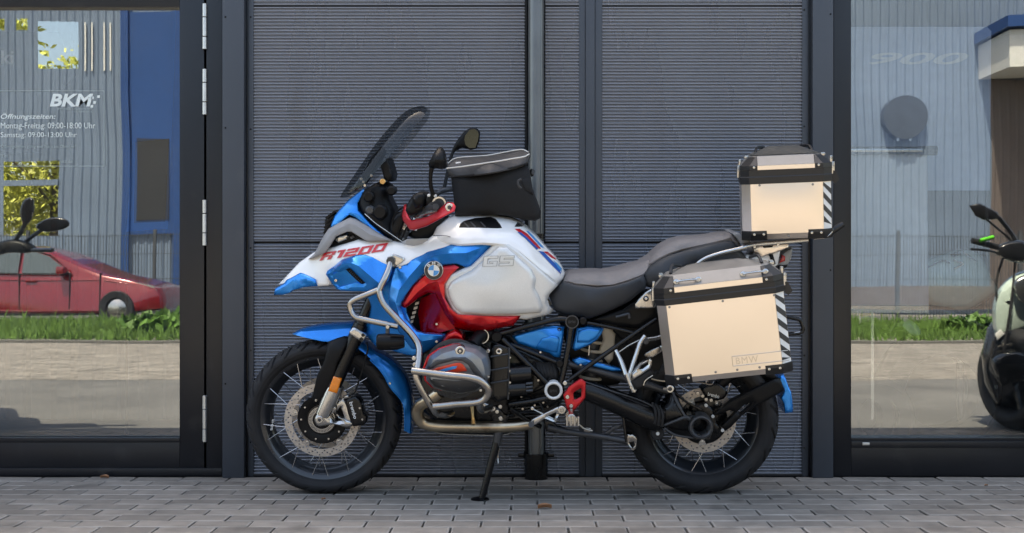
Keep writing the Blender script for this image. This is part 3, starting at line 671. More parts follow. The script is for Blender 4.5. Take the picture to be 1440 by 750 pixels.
ptube('brake_hose', [(516, 481, .12), (517, 492, .125), (513, 508, .125), (509, 524, .125), (502, 544, .122), (499, 552, .12), (490, 558, .12)], .0032, 'black_plastic', B, 8)
fg = panel('fork_guard', [(461, 481), (474, 476), (484, 473), (491, 474), (486, 488), (474, 512), (468, 532), (460, 550), (450, 567), (445, 570), (441, 566), (439, 558), (446, 528), (456, 508), (460, 490)], rbf([(461, 481, .128), (490, 474, .13), (470, 510, .148), (455, 520, .138), (443, 565, .122), (440, 560, .12), (478, 490, .15)]), 'black_plastic', B, thick=.008, r=5, bulge=.008, step=5)
bolt(444.5, 563, .122, .0055, fg)
# mudguards
mg = arch('mudguard', [(411.5, 469, 412.5, 470.5, .018), (424, 462, 424, 473.5, .050), (440, 457.5, 443, 478, .066), (460, 454.5, 461, 480.5, .074), (480, 453, 479, 475, .076), (505, 452.5, 500, 470, .074), (526, 458, 516, 474, .07)], 'blue_paint', B)
mg2 = arch('mudguard', [(512, 478, 503, 490, .078), (530, 490, 516, 500, .080), (550, 502, 532, 517, .082), (566, 518, 543, 534, .083), (576, 537, 554, 552, .084), (581, 560, 566, 566, .085), (582, 585, 570, 585, .080), (581, 607, 569, 606, .074)], 'blue_paint', B, pw=2.8)
bolt(548, 539.5, .083, .006, mg2)
ptube('mudguard_edge', [(520, 506, .083), (532, 518, .086), (541, 530, .087), (549, 545, .088), (566, 566, .089), (569, 586, .086), (569, 606, .077)], .0028, 'blue_paint', mg2, 6)
# ---------------------------------------------------------------- cowl, beak, trims
WCOWL = rbf([(388, 408, .045), (400, 392, .055), (421, 371, .062), (415, 398, .085), (441, 357, .085), (446, 398, .118), (470, 349, .125), (480, 370, .155), (466, 400, .14), (510, 340, .150), (520, 360, .195), (560, 345, .185), (570, 362, .222), (606, 334, .17), (610, 350, .215), (646, 336, .19), (640, 344, .212)])
cowl = panel('front_cowl', [(392, 400), (404, 387), (421, 369), (441, 355), (461, 350), (485, 343), (504, 337), (516, 339), (540, 337), (566, 342), (580, 345), (600, 338), (609, 331), (646, 330), (650, 340), (620, 352), (586, 364), (572, 372), (560, 376), (544, 374), (524, 366), (512, 363), (500, 364), (484, 370), (472, 380), (464, 388), (466, 399), (462, 402), (446, 403), (420, 401)], WCOWL, 'white_paint', B, sym=True, r=5, bulge=.012, step=6)
block_text('lettering', 'R1200', (449, 367), (539, 353), (456, 355.5), WCOWL, 'red_vinyl', cowl, off=.0045, th=.006)
BK = rbf([(386, 410, .052), (399, 399, .062), (422, 383, .072), (425, 393, .098), (444, 394, .122), (446, 402, .124), (400, 412, .068), (412, 408, .082)])
bk = panel('beak_tip', [(385, 415), (386.5, 406), (399, 399), (403, 393), (414, 387), (422, 382), (444, 393), (446.6, 402.5), (428, 404), (411, 409), (408, 412), (397, 415)], BK, 'blue_paint', B, sym=True, r=3, bulge=.007, step=4, smooth=30, crease=[([(388, 409), (402, 402), (410, 395), (422, 386), (442, 397)], .008, 8)])
TR = rbf([(433, 365, .102), (442, 357, .105), (462, 322, .115), (458, 345, .135), (492, 306, .12), (494, 320, .142), (515, 330, .165), (545, 337, .19)])
tr = panel('beak_trim', [(433, 365), (442, 357), (455, 332), (462, 322), (476, 314), (492, 306), (500, 308), (520, 320), (540, 333), (551, 338.5), (520, 340), (515, 339), (494, 326), (488, 326), (472, 333), (462, 349), (457, 356), (440, 364)], TR, 'grey_plastic', B, thick=.02, r=3, bulge=.006, step=4, smooth=30, crease=[([(440, 362), (450, 352), (462, 333), (470, 325), (490, 315), (497, 315), (520, 330), (540, 336)], .008, 7)]); mirror(tr)
hl = panel('headlight_housing', [(453, 350), (455, 330), (458, 306), (475, 295), (492, 300), (520, 330), (520, 344), (480, 347)], rbf([(455, 320, .07), (480, 300, .085), (470, 340, .09), (510, 335, .105)]), 'black_plastic', B, sym=True, r=6, bulge=.02, step=6)
for s in ([(471, 338), (474, 332), (489, 328), (491, 336), (476, 342)], [(492, 331), (498, 329), (500, 334), (496, 338), (492, 336)]): panel('headlight_lens', s, .108, 'bright_metal', hl, thick=.02, r=2.5, bulge=.01, step=3)
bolt(488, 335, .109, .004, hl, 'black_metal'); bolt(496, 333, .109, .006, hl, 'dark_grey_metal')
for k in range(4): panel('grille_fin', [(454 + k, 327 - k * 7), (463 + k * 2, 318 - k * 7), (466 + k * 2, 319 - k * 7), (457 + k, 329 - k * 7)], .082, 'black_plastic', hl, thick=.15, r=0, step=5)
HC = rbf([(464, 321, .085), (470, 303, .08), (490, 281, .075), (510, 267, .085), (500, 295, .12), (488, 300, .115), (515, 315, .135), (544, 336, .17), (480, 308, .105)])
hc = panel('headlight_cowl', [(463, 321.5), (470, 303), (490, 281), (511, 265.5), (513, 269), (503, 286), (504, 296), (520, 314), (545, 336.5), (536, 335), (515, 319), (500, 306), (491, 302), (482, 310), (472, 319)], HC, 'blue_paint', B, sym=True, r=3, bulge=.008, step=5)
SO = [(458, 386, .155), (460, 381, .155), (470, 374, .158), (481, 365, .165), (500, 359, .178), (512, 358, .188), (524, 361, .2), (546, 369, .222), (552, 380, .232), (546, 396, .235), (534, 405, .225), (520, 410, .21), (498, 410, .188), (480, 409, .168), (474, 407, .162), (466, 398, .158), (462, 392, .157)]
SI = [(464, 384.5, .172), (480, 372, .205), (494, 370, .215), (504, 374, .222), (532, 398, .24)]; SLN = [[(458, 386)] + [q[:2] for q in SI] + [(546, 396)]]; SOUT = [q[:2] for q in SO]
SC = lin(SO + SI, SLN + [SOUT + SOUT[:1]])
scp = panel('side_scoop', SOUT, SC, 'blue_paint', B, thick=.05, r=2.5, bulge=.006, step=4, smooth=14, crease=[(SLN[0], 0, 1)], holes=[[(470, 387), (484, 380), (490, 378.5), (497, 384), (513, 398), (511, 400), (500, 398), (478, 404), (472, 398)]])
pit = panel('scoop_recess', [(468, 386), (484, 378), (492, 376), (516, 399), (512, 402), (498, 400), (476, 407), (468, 398)], rbf([(470, 388, .178), (478, 402, .162), (490, 380, .19), (512, 400, .20)]), 'blue_paint', scp, thick=.01, r=0, step=5)
panel('scoop_grille', [(486, 379), (492, 377.5), (514, 398.5), (508, 399.5), (500, 393)], rbf([(486, 379, .196), (514, 399, .208), (500, 393, .195)]), 'black_plastic', scp, thick=.02, r=0, step=5)
for k in range(9):
    for j in range(2): bolt(491.5 + k * 2.1 + j * 1.6, 381.5 + k * 1.95 + j * -1.6, .203, .0022, scp, 'dark_grey_metal', 'grille_stud')
bolt(472.3, 394.5, .178, .0065, scp); mirror(scp)
# blue Y-shaped side panel, inner shroud, red duct
YO = [(556, 377, .235), (570, 364, .212), (598, 353, .208), (620, 347, .205), (656, 336, .20), (680, 333, .195), (696, 334, .19), (699, 340, .19), (690, 350, .196), (676, 366, .206), (661, 377.5, .212), (654, 376, .216), (642, 371.5, .226), (624, 373, .236), (610, 377, .240), (597, 384, .243), (580, 402, .247), (565, 424, .249), (563, 433, .248), (570, 448, .247), (586, 466, .245), (596, 469, .24), (626, 471, .22), (620, 482, .21), (594, 498, .2), (578, 490, .215), (560, 466, .225), (549, 440, .228), (546, 420, .228), (548, 400, .230)]
YI = [(656, 356, .250), (630, 356.5, .258), (608, 361, .264), (592, 370, .266), (576, 388, .266), (561, 408, .264), (556, 426, .262), (562, 446, .26), (580, 470, .256), (594, 480, .245), (612, 477, .228)]
YLN = [[q[:2] for q in YI], [(656, 356), (699, 340)], [(656, 356), (642, 371.5)]]; YOUT = [q[:2] for q in YO]
YP = lin(YO + YI, YLN + [YOUT + YOUT[:1]])
yp = panel('side_panel', YOUT, YP, 'blue_paint', B, thick=.03, r=2.2, bulge=.006, step=4, smooth=14, crease=[(l, 0, 1) for l in YLN])
bolt(614, 480.5, .232, .006, yp); bolt(562.5, 376, .24, .006, yp)
inn = panel('inner_shroud', [(511, 414), (531, 402), (552, 376), (566, 380), (572, 440), (584, 470), (594, 497), (580, 501), (566, 498), (545, 491), (528, 487), (517, 474), (509, 455), (519, 445), (521, 432)], rbf([(512, 415, .12), (550, 380, .215), (560, 400, .218), (545, 430, .19), (520, 450, .13), (516, 470, .115), (540, 485, .15), (575, 495, .2), (580, 470, .21)]), 'blue_paint', B, thick=.02, r=4, bulge=.012, step=6)
RD = rbf([(638, 375, .236), (605, 386, .245), (580, 404, .236), (564, 430, .222), (590, 415, .222), (622, 408, .246), (634, 436, .25), (612, 420, .222), (620, 450, .205), (660, 455, .236), (732, 447, .2), (700, 460, .205), (676, 467, .2), (640, 460, .205)])
rd = panel('radiator_duct', [(638, 372), (646, 376), (634, 388), (626, 400), (626, 420), (634, 434), (644, 442), (680, 444), (733, 444), (722, 458), (698, 462.5), (676, 469), (660, 465.5), (634, 461), (628, 464), (622, 470), (606, 470), (620, 460), (636, 458), (624, 440), (612, 414), (602, 412), (590, 418), (576, 430), (566, 437), (563, 428), (580, 402), (600, 384), (615, 375)], RD, 'red_paint', B, thick=.03, r=4, bulge=.012, step=5, smooth=30, crease=[([(570, 430), (588, 410), (602, 399), (616, 396), (620, 412), (632, 440), (646, 452), (676, 458), (715, 452)], .01, 9)])
bolt(698, 457.5, .205, .007, rd); 
panel('duct_inner', [(592, 420), (612, 411), (626, 440), (640, 462), (608, 471), (592, 468), (588, 440)], rbf([(592, 425, .15), (612, 413, .215), (637, 460, .2), (600, 468, .17)]), 'red_paint', rd, thick=.01, r=0, step=6); bolt(614, 456, .192, .0055, rd)
rad = panel('radiator', [(560, 425), (600, 405), (620, 440), (630, 470), (590, 472), (566, 445)], .11, 'black_plastic', B, thick=.03, r=0, step=8)
for k in range(5): panel('radiator_fin', [(584 - k * 2, 426 + k * 6.5), (589 - k * 2, 424.5 + k * 6.5), (588.5 - k * 2, 428 + k * 6.5), (583.5 - k * 2, 429.5 + k * 6.5)], .19, 'spring_cream', rad, thick=.02, r=0, step=4)
# roundel
EC = (609.8, 380.5); WE = .272
def rad_poly(r, a0=0, a1=2 * math.pi, n=36, inner=None):
    pts = [(EC[0] + r * math.cos(a0 + (a1 - a0) * k / n), EC[1] + r * math.sin(a0 + (a1 - a0) * k / n)) for k in range(n + (0 if inner is None and a1 - a0 > 6 else 1))]
    return pts + ([EC] if inner is not None else [])
em = panel('emblem', rad_poly(13.6), WE, 'bright_metal', yp, thick=.035, r=2, bulge=.003, step=3); panel('emblem_ring', rad_poly(12.6), WE + .0008, 'black_vinyl', yp, thick=.004, r=0, step=3)
panel('emblem_inner_ring', rad_poly(8.3), WE + .0014, 'bright_metal', yp, thick=.004, r=0, step=3)
for k in range(4): panel('emblem_quarter', rad_poly(7.6, k * math.pi / 2 + .06, (k + 1) * math.pi / 2 + .06, 10, 0), WE + .002, 'light_blue_vinyl' if k % 2 == 0 else 'white_vinyl', yp, thick=.002, r=0, step=3)
for ch, a in (('B', -2.33), ('M', -1.57), ('W', -.81)):
    ct = np.array([EC[0] + 10.3 * math.cos(a), EC[1] + 10.3 * math.sin(a)]); up = np.array([math.cos(a), math.sin(a)]); rt = np.array([-up[1], up[0]])
    hw_ = 2.3 if ch != 'W' else 2.7
    quad_text('lettering', ch, ct - rt * hw_ - up * 1.7, ct + rt * hw_ - up * 1.7, ct - rt * hw_ + up * 1.7, WE + .0012, 'white_vinyl', yp, off=.0006, bold=.02)
# ---------------------------------------------------------------- tank
TK = rbf([(610, 334, .17), (614, 318, .12), (640, 304, .10), (690, 303, .10), (730, 313, .09), (768, 350, .085), (793, 385, .08), (785, 400, .125), (760, 379, .175), (728, 350, .205), (700, 338, .225), (660, 334, .215), (640, 330, .2), (680, 318, .178), (720, 328, .165), (750, 355, .165), (775, 383, .14)])
tank = panel('tank', [(606, 340), (609, 330), (614, 318), (624, 309), (640, 303), (665, 301), (690, 301.5), (705, 303), (720, 306), (730, 311), (738, 317), (754, 331), (768, 347), (780, 359), (790, 373), (795, 384), (793, 392), (785, 402), (760, 383), (728, 356), (714, 348), (698, 346), (680, 345), (646, 347)], TK, 'white_paint', B, sym=True, r=9, bulge=.035, step=5)
TPOLY = np.array([(606, 340), (609, 330), (614, 318), (624, 309), (640, 303), (665, 301), (690, 301.5), (705, 303), (720, 306), (730, 311), (738, 317), (754, 331), (768, 347), (780, 359), (790, 373), (795, 384), (793, 392), (785, 402), (760, 383), (728, 356), (714, 348), (698, 346), (680, 345), (646, 347)], float)
TKS = surf(TPOLY, TK, 9, .035)
ptube('seam', [(609, 331.5, .192), (628, 332, .198), (646, 338, .213)], .0012, 'gasket', tank, 6)
SP = rbf([(622, 408, .232), (634, 388, .240), (662, 378, .232), (700, 343, .222), (728, 353, .208), (760, 380, .182), (784, 401, .15), (770, 422, .168), (776, 438, .15), (732, 448, .19), (680, 445, .228), (644, 442, .238), (680, 405, .232)])
sp_ = panel('tank_side', [(623, 410), (624, 398), (634, 386), (650, 378), (662, 374), (699, 339), (716, 342.5), (728, 351), (760, 379), (785, 401), (773, 414), (770, 422), (773, 431), (779, 437), (772, 443), (740, 450), (722, 448), (680, 446), (646, 445.5), (636, 437)], SP, 'silver_paint', B, thick=.05, r=4, bulge=.014, step=5)
KP = rbf([(627, 407, .246), (640, 393, .252), (664, 380, .248), (702, 348, .240), (745, 378, .214), (752, 404, .208), (763, 434, .19), (700, 442, .235), (646, 441, .248), (685, 405, .262), (720, 420, .238)])
kp = panel('knee_panel', [(628, 407), (634, 396), (645, 389), (664, 379.5), (701, 347), (714, 348), (722, 355), (748, 379), (754, 392), (752, 405), (759, 418), (764, 432), (760, 440), (720, 443), (680, 443), (648, 441.5), (639, 434), (632, 421)], KP, 'silver_paint', sp_, thick=.03, r=7, bulge=.016, step=4)
block_text('lettering_relief_rim', 'GS', (679, 374.5), (721, 373.5), (681, 361), KP, 'clear_grey', kp, off=.0015, grow=.045, gap=.2)  # grey underlay paints the shaded rim of the embossed letters
block_text('lettering', 'GS', (679, 374.5), (721, 373.5), (681, 361), KP, 'silver_paint', kp, off=.0035, gap=.2)
mirror(sp_); mirror(yp)
vt = panel('tank_vent', [(645, 320.5), (647, 315), (652, 311), (668, 306.8), (690, 305), (697, 308), (703, 315), (706.5, 321), (700, 321.5), (672, 320.5)], lambda x, y: TKS(x, y) + .0025, 'black_plastic', tank, thick=.02, r=2, bulge=.003, step=4)
for x in (655, 665, 679): panel('vent_fin', [(x - 3, 311.5), (x + 4.5, 318.5), (x + 4, 320), (x + 2, 319.5), (x - 4, 312.5)], lambda x, y: TKS(x, y) + .006, 'dark_grey_metal', vt, thick=.01, r=1, bulge=.002, step=3)
def _dec(o_, m_, d): return panel('tank_sticker', o_, lambda x, y: TKS(x, y) + d + .0012, m_, tank, thick=.004, r=0, step=3)
_dec([(723, 320.5), (735, 318.5), (752, 331), (767, 347.5), (779, 360), (790, 376), (788.5, 385.5), (775, 372), (755, 352), (737, 334)], 'white_vinyl', .0012)
_dec([(724, 322), (731, 322), (742, 329), (757, 345), (761, 350), (756, 350), (739, 334)], 'red_vinyl', .002); _dec([(728, 326.5), (733, 327), (742, 334.5), (757, 349.5), (755, 351.5), (737, 334)], 'blue_vinyl', .0028)
_dec([(740, 325), (743, 325), (750, 332), (762, 345), (766, 350), (760, 347)], 'light_blue_vinyl', .002); _dec([(764, 354), (770, 354), (781, 363), (783, 366), (776, 363)], 'red_vinyl', .002)
_dec([(757, 353), (764, 354), (778, 368), (790, 381), (788.5, 385.5), (775, 372)], 'blue_vinyl', .002); _dec([(778, 366), (784, 371), (790, 378), (789, 382), (784, 376)], 'light_blue_vinyl', .0028)
_dec([(723.5, 319), (728, 312.5), (736, 318), (734, 319)], 'black_vinyl', .0012); _dec([(726.5, 317.8), (728.6, 314.5), (732.5, 317.6)], 'bright_metal', .002)
# ---------------------------------------------------------------- seats
SS = rbf([(772, 416, .12), (795, 398, .135), (840, 405, .165), (904, 390, .16), (908, 402, .155), (870, 430, .16), (828, 447, .15), (782, 437, .13), (830, 425, .178), (880, 412, .172)])
st = panel('rider_seat', [(772, 416), (783, 406), (793, 395.5), (810, 400.5), (840, 403.5), (862, 402), (884, 395.5), (905, 387), (909, 396), (908, 405), (900, 412), (886, 424), (872, 431), (850, 441), (829, 448.5), (818, 447.5), (800, 444), (782, 438.5), (778, 433), (775, 424)], SS, 'seat_side', B, sym=True, r=5, bulge=.014, step=6)
ST = rbf([(793, 396, .132), (800, 384, .09), (848, 383, .09), (900, 371, .085), (914, 362, .09), (905, 388, .152), (862, 402, .166), (840, 404, .166), (810, 401, .15), (840, 393, .145), (885, 385, .14)])
panel('seat_cover', [(792, 396.5), (795, 390), (800, 384), (808, 382.5), (848, 382), (872, 378), (900, 369.5), (915, 360.5), (920, 372), (906, 388), (884, 396.5), (862, 403), (840, 404.5), (810, 401.5)], ST, 'seat_top', st, sym=True, r=7, bulge=.03, step=6)
PS = rbf([(904, 396, .14), (920, 369, .135), (960, 353, .14), (1020, 340, .135), (1048, 362, .12), (978, 378, .15), (915, 403, .14), (980, 362, .168), (930, 385, .165)])
pl = panel('pillion_seat', [(903, 396), (905, 385), (912, 375), (924, 366), (942, 357.5), (960, 352), (980, 347.5), (1020, 338.5), (1030, 339.5), (1038, 347), (1049, 362), (1048, 365), (1036, 371), (978, 380), (950, 392), (930, 402), (914, 405), (907, 402)], PS, 'seat_side', B, sym=True, r=7, bulge=.025, step=6)
PT = rbf([(914, 361, .085), (944, 340, .085), (1000, 332, .08), (1030, 329, .08), (1040, 346, .11), (1020, 339, .128), (960, 353, .138), (920, 369, .133), (908, 380, .13), (960, 343, .12), (1010, 335, .115)])
panel('seat_cover', [(905, 386), (910, 370), (916, 359), (930, 346), (944, 339), (960, 335.5), (1000, 331), (1030, 327.5), (1036, 333), (1043, 348), (1038, 348), (1030, 340.5), (1020, 339.5), (980, 348.5), (960, 353), (942, 358.5), (924, 367), (912, 376)], PT, 'seat_top', pl, sym=True, r=7, bulge=.025, step=6)
# ---------------------------------------------------------------- screen, cockpit, bars
ws = arch('windshield', [(479, 277.5, 488, 278, .10), (484, 268, 497, 273, .135), (497, 249, 512, 259, .165), (528, 204, 545, 223, .185), (552, 175, 568, 197, .18), (570, 157.5, 583, 179, .165), (585, 150.5, 595, 165, .13), (596, 149, 601, 154, .08)], 'smoke_screen', B, thick=0, nseg=22, pw=2.0)
panel('screen_bracket', [(534, 231), (543, 223), (546, 226), (552, 247), (550, 256), (541, 254), (538, 244)], .10, 'black_plastic', ws, thick=.2, r=3, bulge=.008, step=5)
panel('screen_bracket', [(497, 268), (522, 222), (536, 206), (540, 216), (526, 240), (510, 262)], .05, 'black_plastic', ws, thick=.1, r=3, bulge=.008, step=5)
bolt(538, 255.5, .105, .012, ws, 'brass'); 
for x, y in ((508, 252), (511, 256), (513, 261), (522, 247)): bolt(x, y, .15, .006, ws, 'bright_metal')
ck = panel('cockpit', [(501, 287), (505, 276), (513, 266), (530, 257), (546, 261), (548, 280), (556, 296), (556, 315), (566, 336), (552, 338), (540, 331), (520, 313), (505, 297)], rbf([(503, 287, .10), (530, 260, .11), (546, 265, .09), (555, 300, .1), (560, 335, .14), (525, 300, .135)]), 'black_plastic', B, sym=True, r=8, bulge=.03, step=6)
disc('cockpit_knob', 550, 268.5, .15, .019, .06, 'black_plastic', ck, bev=.006); disc('cockpit_knob', 518, 277, .15, .022, .05, 'black_plastic', ck, bev=.006); disc('cockpit_knob', 534, 299, .155, .03, .05, 'black_plastic', ck, bev=.008); disc('cockpit_knob', 520, 296, .15, .018, .04, 'dark_grey_metal', ck, bev=.006)
panel('gauge_hood', [(528, 262), (541, 256), (548, 262), (546, 280), (536, 290), (527, 280)], .08, 'black_plastic', ck, sym=True, r=5, bulge=.015, step=5)
ptube('deflector_wire', [(513, 301, .16), (528, 314, .17), (545, 326, .178), (567, 341, .185)], .0022, 'bright_metal', B, 8)
panel('cable_plate', [(564, 341), (572, 336.5), (602, 335.5), (602, 338), (594, 343), (582, 345.5), (573, 344.5)], .205, 'clear_grey', B, thick=.006, r=2, bulge=.002, step=5)
tri = ptube('triple_clamp', [(572, 306, .07), (560, 336, .085)], .03, 'bright_metal', B, 16, 1)
ptube('clamp_collar', [(566, 322, .10), (562, 331, .10)], .032, 'dark_grey_metal', tri, 16, 1)
hb = ptube('handlebar', [(613, 291, .44), (603, 292, .33), (590, 298, .22), (576, 300, .10), (578, 296, -.10), (594, 286, -.22), (614, 272, -.33), (630, 266.5, -.36), (646, 266, -.46)], .012, 'dark_grey_metal', B, 12)
ptube('grip', [(615, 289.5, .43), (606, 291, .32)], .0175, 'rubber', hb, 20, 1)
gr_ = disc('switch_ring', 617.5, 286.5, .36, .0265, .05, 'dark_grey_metal', hb, seg=32)
mk('switch_bezel', *g_lathe([(.020, .355), (.0265, .355), (.0265, .366), (.020, .366)], (P(617.5, 286.5, .36).x, 0, P(617.5, 286.5, .36).z), 28, closed=True), 'bright_metal', hb)
panel('switch_block', [(598, 280), (604, 271), (616, 274), (612, 288), (600, 290)], .34, 'black_plastic', hb, thick=.09, r=4, bulge=.01, step=4)
for x, y in ((603, 275), (608, 273.5), (612, 276)): disc('switch_button', x, y, .346, .006, .02, 'white_vinyl', hb, bev=.002)
for o_, w_ in (([(570, 296), (577, 280), (590, 270), (604, 274), (606, 286), (592, 300), (578, 304)], .30), ([(580, 275), (596, 271), (600, 286), (584, 294)], .34), ([(548, 326), (551, 308), (562, 298), (570, 305), (562, 328), (555, 338)], .17)):
    panel('hose_cover', o_, w_, 'black_plastic', hb, thick=.10, r=6, bulge=.025, step=5, sm=2)
panel('steering_damper', [(572, 331), (590, 316), (612, 306), (620, 302), (628, 306), (616, 322), (606, 334), (590, 340)], .11, 'black_plastic', B, thick=.22, r=6, bulge=.02, step=6)
ptube('reservoir', [(588, 306, .15), (580, 322, .15)], .02, 'bright_metal', B, 16, 1)
ptube('cable', [(556, 330, .16), (552, 312, .17), (560, 296, .2), (580, 288, .28), (598, 284, .33)], .004, 'black_plastic', B, 8); ptube('cable', [(566, 334, .15), (574, 318, .16), (592, 310, .22), (604, 298, .3)], .004, 'black_plastic', B, 8)
HG = rbf([(566, 300, .25), (572, 290, .26), (576, 318, .30), (600, 311, .40), (632, 292, .48), (614, 304, .45)])
hg = panel('hand_guard', [(565, 303), (568, 288), (571, 287.5), (574, 303), (578, 310), (600, 305.5), (614, 298), (622, 290), (629, 284.5), (637, 285), (641, 291), (639, 298), (632, 301), (614, 311), (600, 318.5), (582, 324), (576, 323), (570, 315), (566, 309)], HG, 'red_anodised', B, thick=.022, r=3.5, bulge=.009, step=4)
disc('bar_end', 632, 292, .489, .0155, .02, 'bright_metal', hg); disc('bar_end_screw', 632, 292, .4905, .0085, .02, 'dark_grey_metal', hg)
ptube('lever', [(616, 296, .42), (598, 301, .36), (584, 306, .26)], .006, 'bright_metal', hb, 8)
mr_ = panel('mirror', [(602, 230.5), (606, 223), (611, 214), (616, 208), (620, 206.5), (625, 213), (627.5, 226), (628, 236), (622, 238.5), (612, 237), (607, 240), (604, 236)], rbf([(602, 230, .39), (620, 208, .39), (627, 234, .40), (614, 226, .43)]), 'black_plastic', B, thick=.045, r=5, bulge=.02, step=4, smooth=25)
ptube('mirror_stem', [(607, 236, .40), (605.5, 248, .39), (606, 262, .375), (609, 274, .36)], [.0085, .007, .0085], 'black_plastic', mr_, 10)
m2 = panel('mirror', [(638, 206), (644, 196), (652, 186), (661, 180), (670, 180), (675, 186), (674, 198), (670, 209), (662, 211), (650, 208), (642, 212)], -.40, 'black_plastic', B, thick=.045, r=4, bulge=.015, step=4)
panel('mirror_face', [(653, 197), (654, 191), (660, 183), (667, 181.3), (672, 185), (673.3, 190), (672, 198), (668.5, 208), (660, 208.5), (654.5, 204)], -.397, 'mirror_glass', m2, thick=.004, r=0, step=5)
ptube('mirror_stem', [(644, 204, -.41), (638, 212, -.41), (634, 222, -.40), (630, 240, -.38), (624, 268, -.35)], [.012, .007, .007, .008], 'black_plastic', m2, 10)
# ---------------------------------------------------------------- engine
eng = panel('engine_block', [(592, 500), (600, 478), (640, 466), (690, 466), (716, 474), (730, 486), (760, 500), (790, 520), (792, 560), (780, 590), (740, 597), (690, 600), (620, 598), (596, 580), (588, 545)], rbf([(600, 490, .09), (700, 470, .12), (780, 520, .1), (780, 585, .1), (620, 590, .12), (690, 540, .15)]), 'black_metal', B, sym=True, r=6, bulge=.03, step=10)
cyl = thing_c = ptube('cylinder', [(640, 518, .12), (640, 519, .30)], .105, 'black_metal', B, 32, 1)
for k in range(7):
    c = P(640, 518.5, .15 + k * .022); mk('cooling_fin', *g_lathe([(.08, .15 + k * .022), (.118, .15 + k * .022), (.118, .155 + k * .022), (.08, .155 + k * .022)], (c.x, 0, c.z), 36), 'dark_grey_metal', cyl)
CV = [(598, 518), (604, 502), (618, 492), (636, 486), (648, 485), (670, 491), (684, 502), (688, 516), (689, 528), (684, 538), (672, 550), (646, 554), (624, 550), (610, 546), (600, 536)]
CO = [(x, y, .352) for x, y in CV]; CI = [(604, 519, .392), (609, 506, .394), (621, 498, .396), (637, 493, .398), (648, 492, .398), (666, 497, .396), (677, 506, .393), (681, 518, .39), (682, 527, .388), (677, 535, .385), (667, 544, .378), (645, 547, .378), (626, 544, .38), (614, 540, .384), (606, 533, .389)]
CLN = [[q[:2] for q in CI] + [CI[0][:2]], [(609, 506), (648, 504), (677, 506)]]
CC = lin(CO + CI + [(648, 504, .412)], [CLN[0], CLN[1], CV + CV[:1]])
cv = panel('cylinder_cover', CV, CC, 'engine_grey', B, thick=.12, r=1.5, bulge=.004, step=4, smooth=14, crease=[(l, 0, 1) for l in CLN])
panel('cover_gasket', [(x + (x - 644) * .02 - 2.5, y + (y - 520) * .02 - 1) for x, y in CV], .325, 'red_paint', cv, thick=.012, r=2, bulge=.004, step=8)
panel('cover_band', [(600, 517), (612, 508), (636, 503), (654, 502.5), (664, 509), (674, 522), (680, 531), (676, 536), (668, 528), (658, 513), (650, 508), (640, 507), (616, 513), (603, 521)], lambda x, y: CC(x, y) + .009, 'dark_grey_metal', cv, thick=.03, r=1.5, bulge=.003, step=4)
oi_ = panel('cover_insert', [(601, 523), (616, 517), (640, 511), (646, 510.5), (651, 513), (657, 522), (640, 524.5), (602, 525)], lambda x, y: CC(x, y) + .012, 'orange_red_vinyl', cv, thick=.03, r=1.5, bulge=.003, step=4)
panel('insert_stripe', [(612, 522.5), (636, 515.5), (643, 515), (641, 518.5), (622, 523.5)], lambda x, y: CC(x, y) + .0135, 'light_blue_vinyl', oi_, thick=.002, r=0, step=4)
panel('cover_lower', [(601, 532), (640, 536), (684, 531), (680, 541), (668, 550), (646, 553), (624, 549), (611, 544)], lambda x, y: CC(x, y) + .003, 'dark_grey_metal', cv, thick=.03, r=2, bulge=.005, step=4)
disc('cover_bolt_seat', 647, 494, .405, .0185, .05, 'bright_metal', cv); disc('cover_bolt', 647, 494, .409, .011, .01, 'dark_grey_metal', cv); bolt(647, 494, .409, .006, cv)
bolt(676, 549, .365, .006, cv); bolt(687, 530, .365, .005, cv)
mirror(cv)
panel('intake_stub', [(628, 470), (640, 464), (650, 470), (653, 478), (650, 486), (636, 488), (622, 492), (612, 494), (618, 484)], rbf([(630, 475, .26), (650, 475, .27), (620, 490, .24)]), 'red_paint', B, thick=.12, r=5, bulge=.03, step=4)
ptube('intake_pipe', [(690, 470, .16), (676, 472, .2), (664, 486, .25)], .026, 'black_plastic', B, 16)
mk('hose_clamp', *g_lathe([(.026, .2), (.03, .2), (.03, .206), (.026, .206)], (P(677, 473, .2).x, 0, P(677, 473, .2).z), 24, closed=True), 'bright_metal', B)
# side covers and castings of the crankcase
fcv = panel('front_casing', [(690, 486), (702, 483), (716, 489), (717, 500), (715, 560), (700, 566), (690, 560), (688, 520)], .20, 'black_metal', B, thick=.08, r=3, bulge=.01, step=5)
for y0 in (500, 519, 537): ptube('casing_rib', [(690, y0 + 2, .203), (715, y0 - 2, .203)], .004, 'dark_grey_metal', fcv, 8, 1)
ptube('casing_rib', [(716, 489, .2), (715.5, 525, .2), (714.5, 562, .2)], .004, 'dark_grey_metal', fcv, 8, 1)
disc('casing_boss', 701.5, 494.5, .208, .013, .02, 'bright_metal', fcv, hole=.005); bolt(686, 494, .21, .009, fcv, 'bright_metal')
for x, y in ((717, 503), (717, 522), (717, 538), (717, 553), (686, 508)): bolt(x, y, .2, .005, fcv)
sm_ = ptube('starter_motor', [(718, 527, .17), (747, 525, .17)], [.04, .038], 'black_metal', B, 24, 1); ptube('starter_motor', [(716, 548, .18), (740, 546, .18), (744, 545, .18)], [.032, .032, .026], 'black_metal', B, 24, 1)
for y in (540, 545, 550): ptube('motor_lug', [(740, y, .21), (749, y - 1, .21)], .006, 'dark_grey_metal', sm_, 8, 1)
gb = panel('gearbox', [(744, 508), (790, 512), (795, 560), (770, 575), (746, 566), (740, 540)], .13, 'black_metal', B, thick=.26, r=5, bulge=.02, step=8)
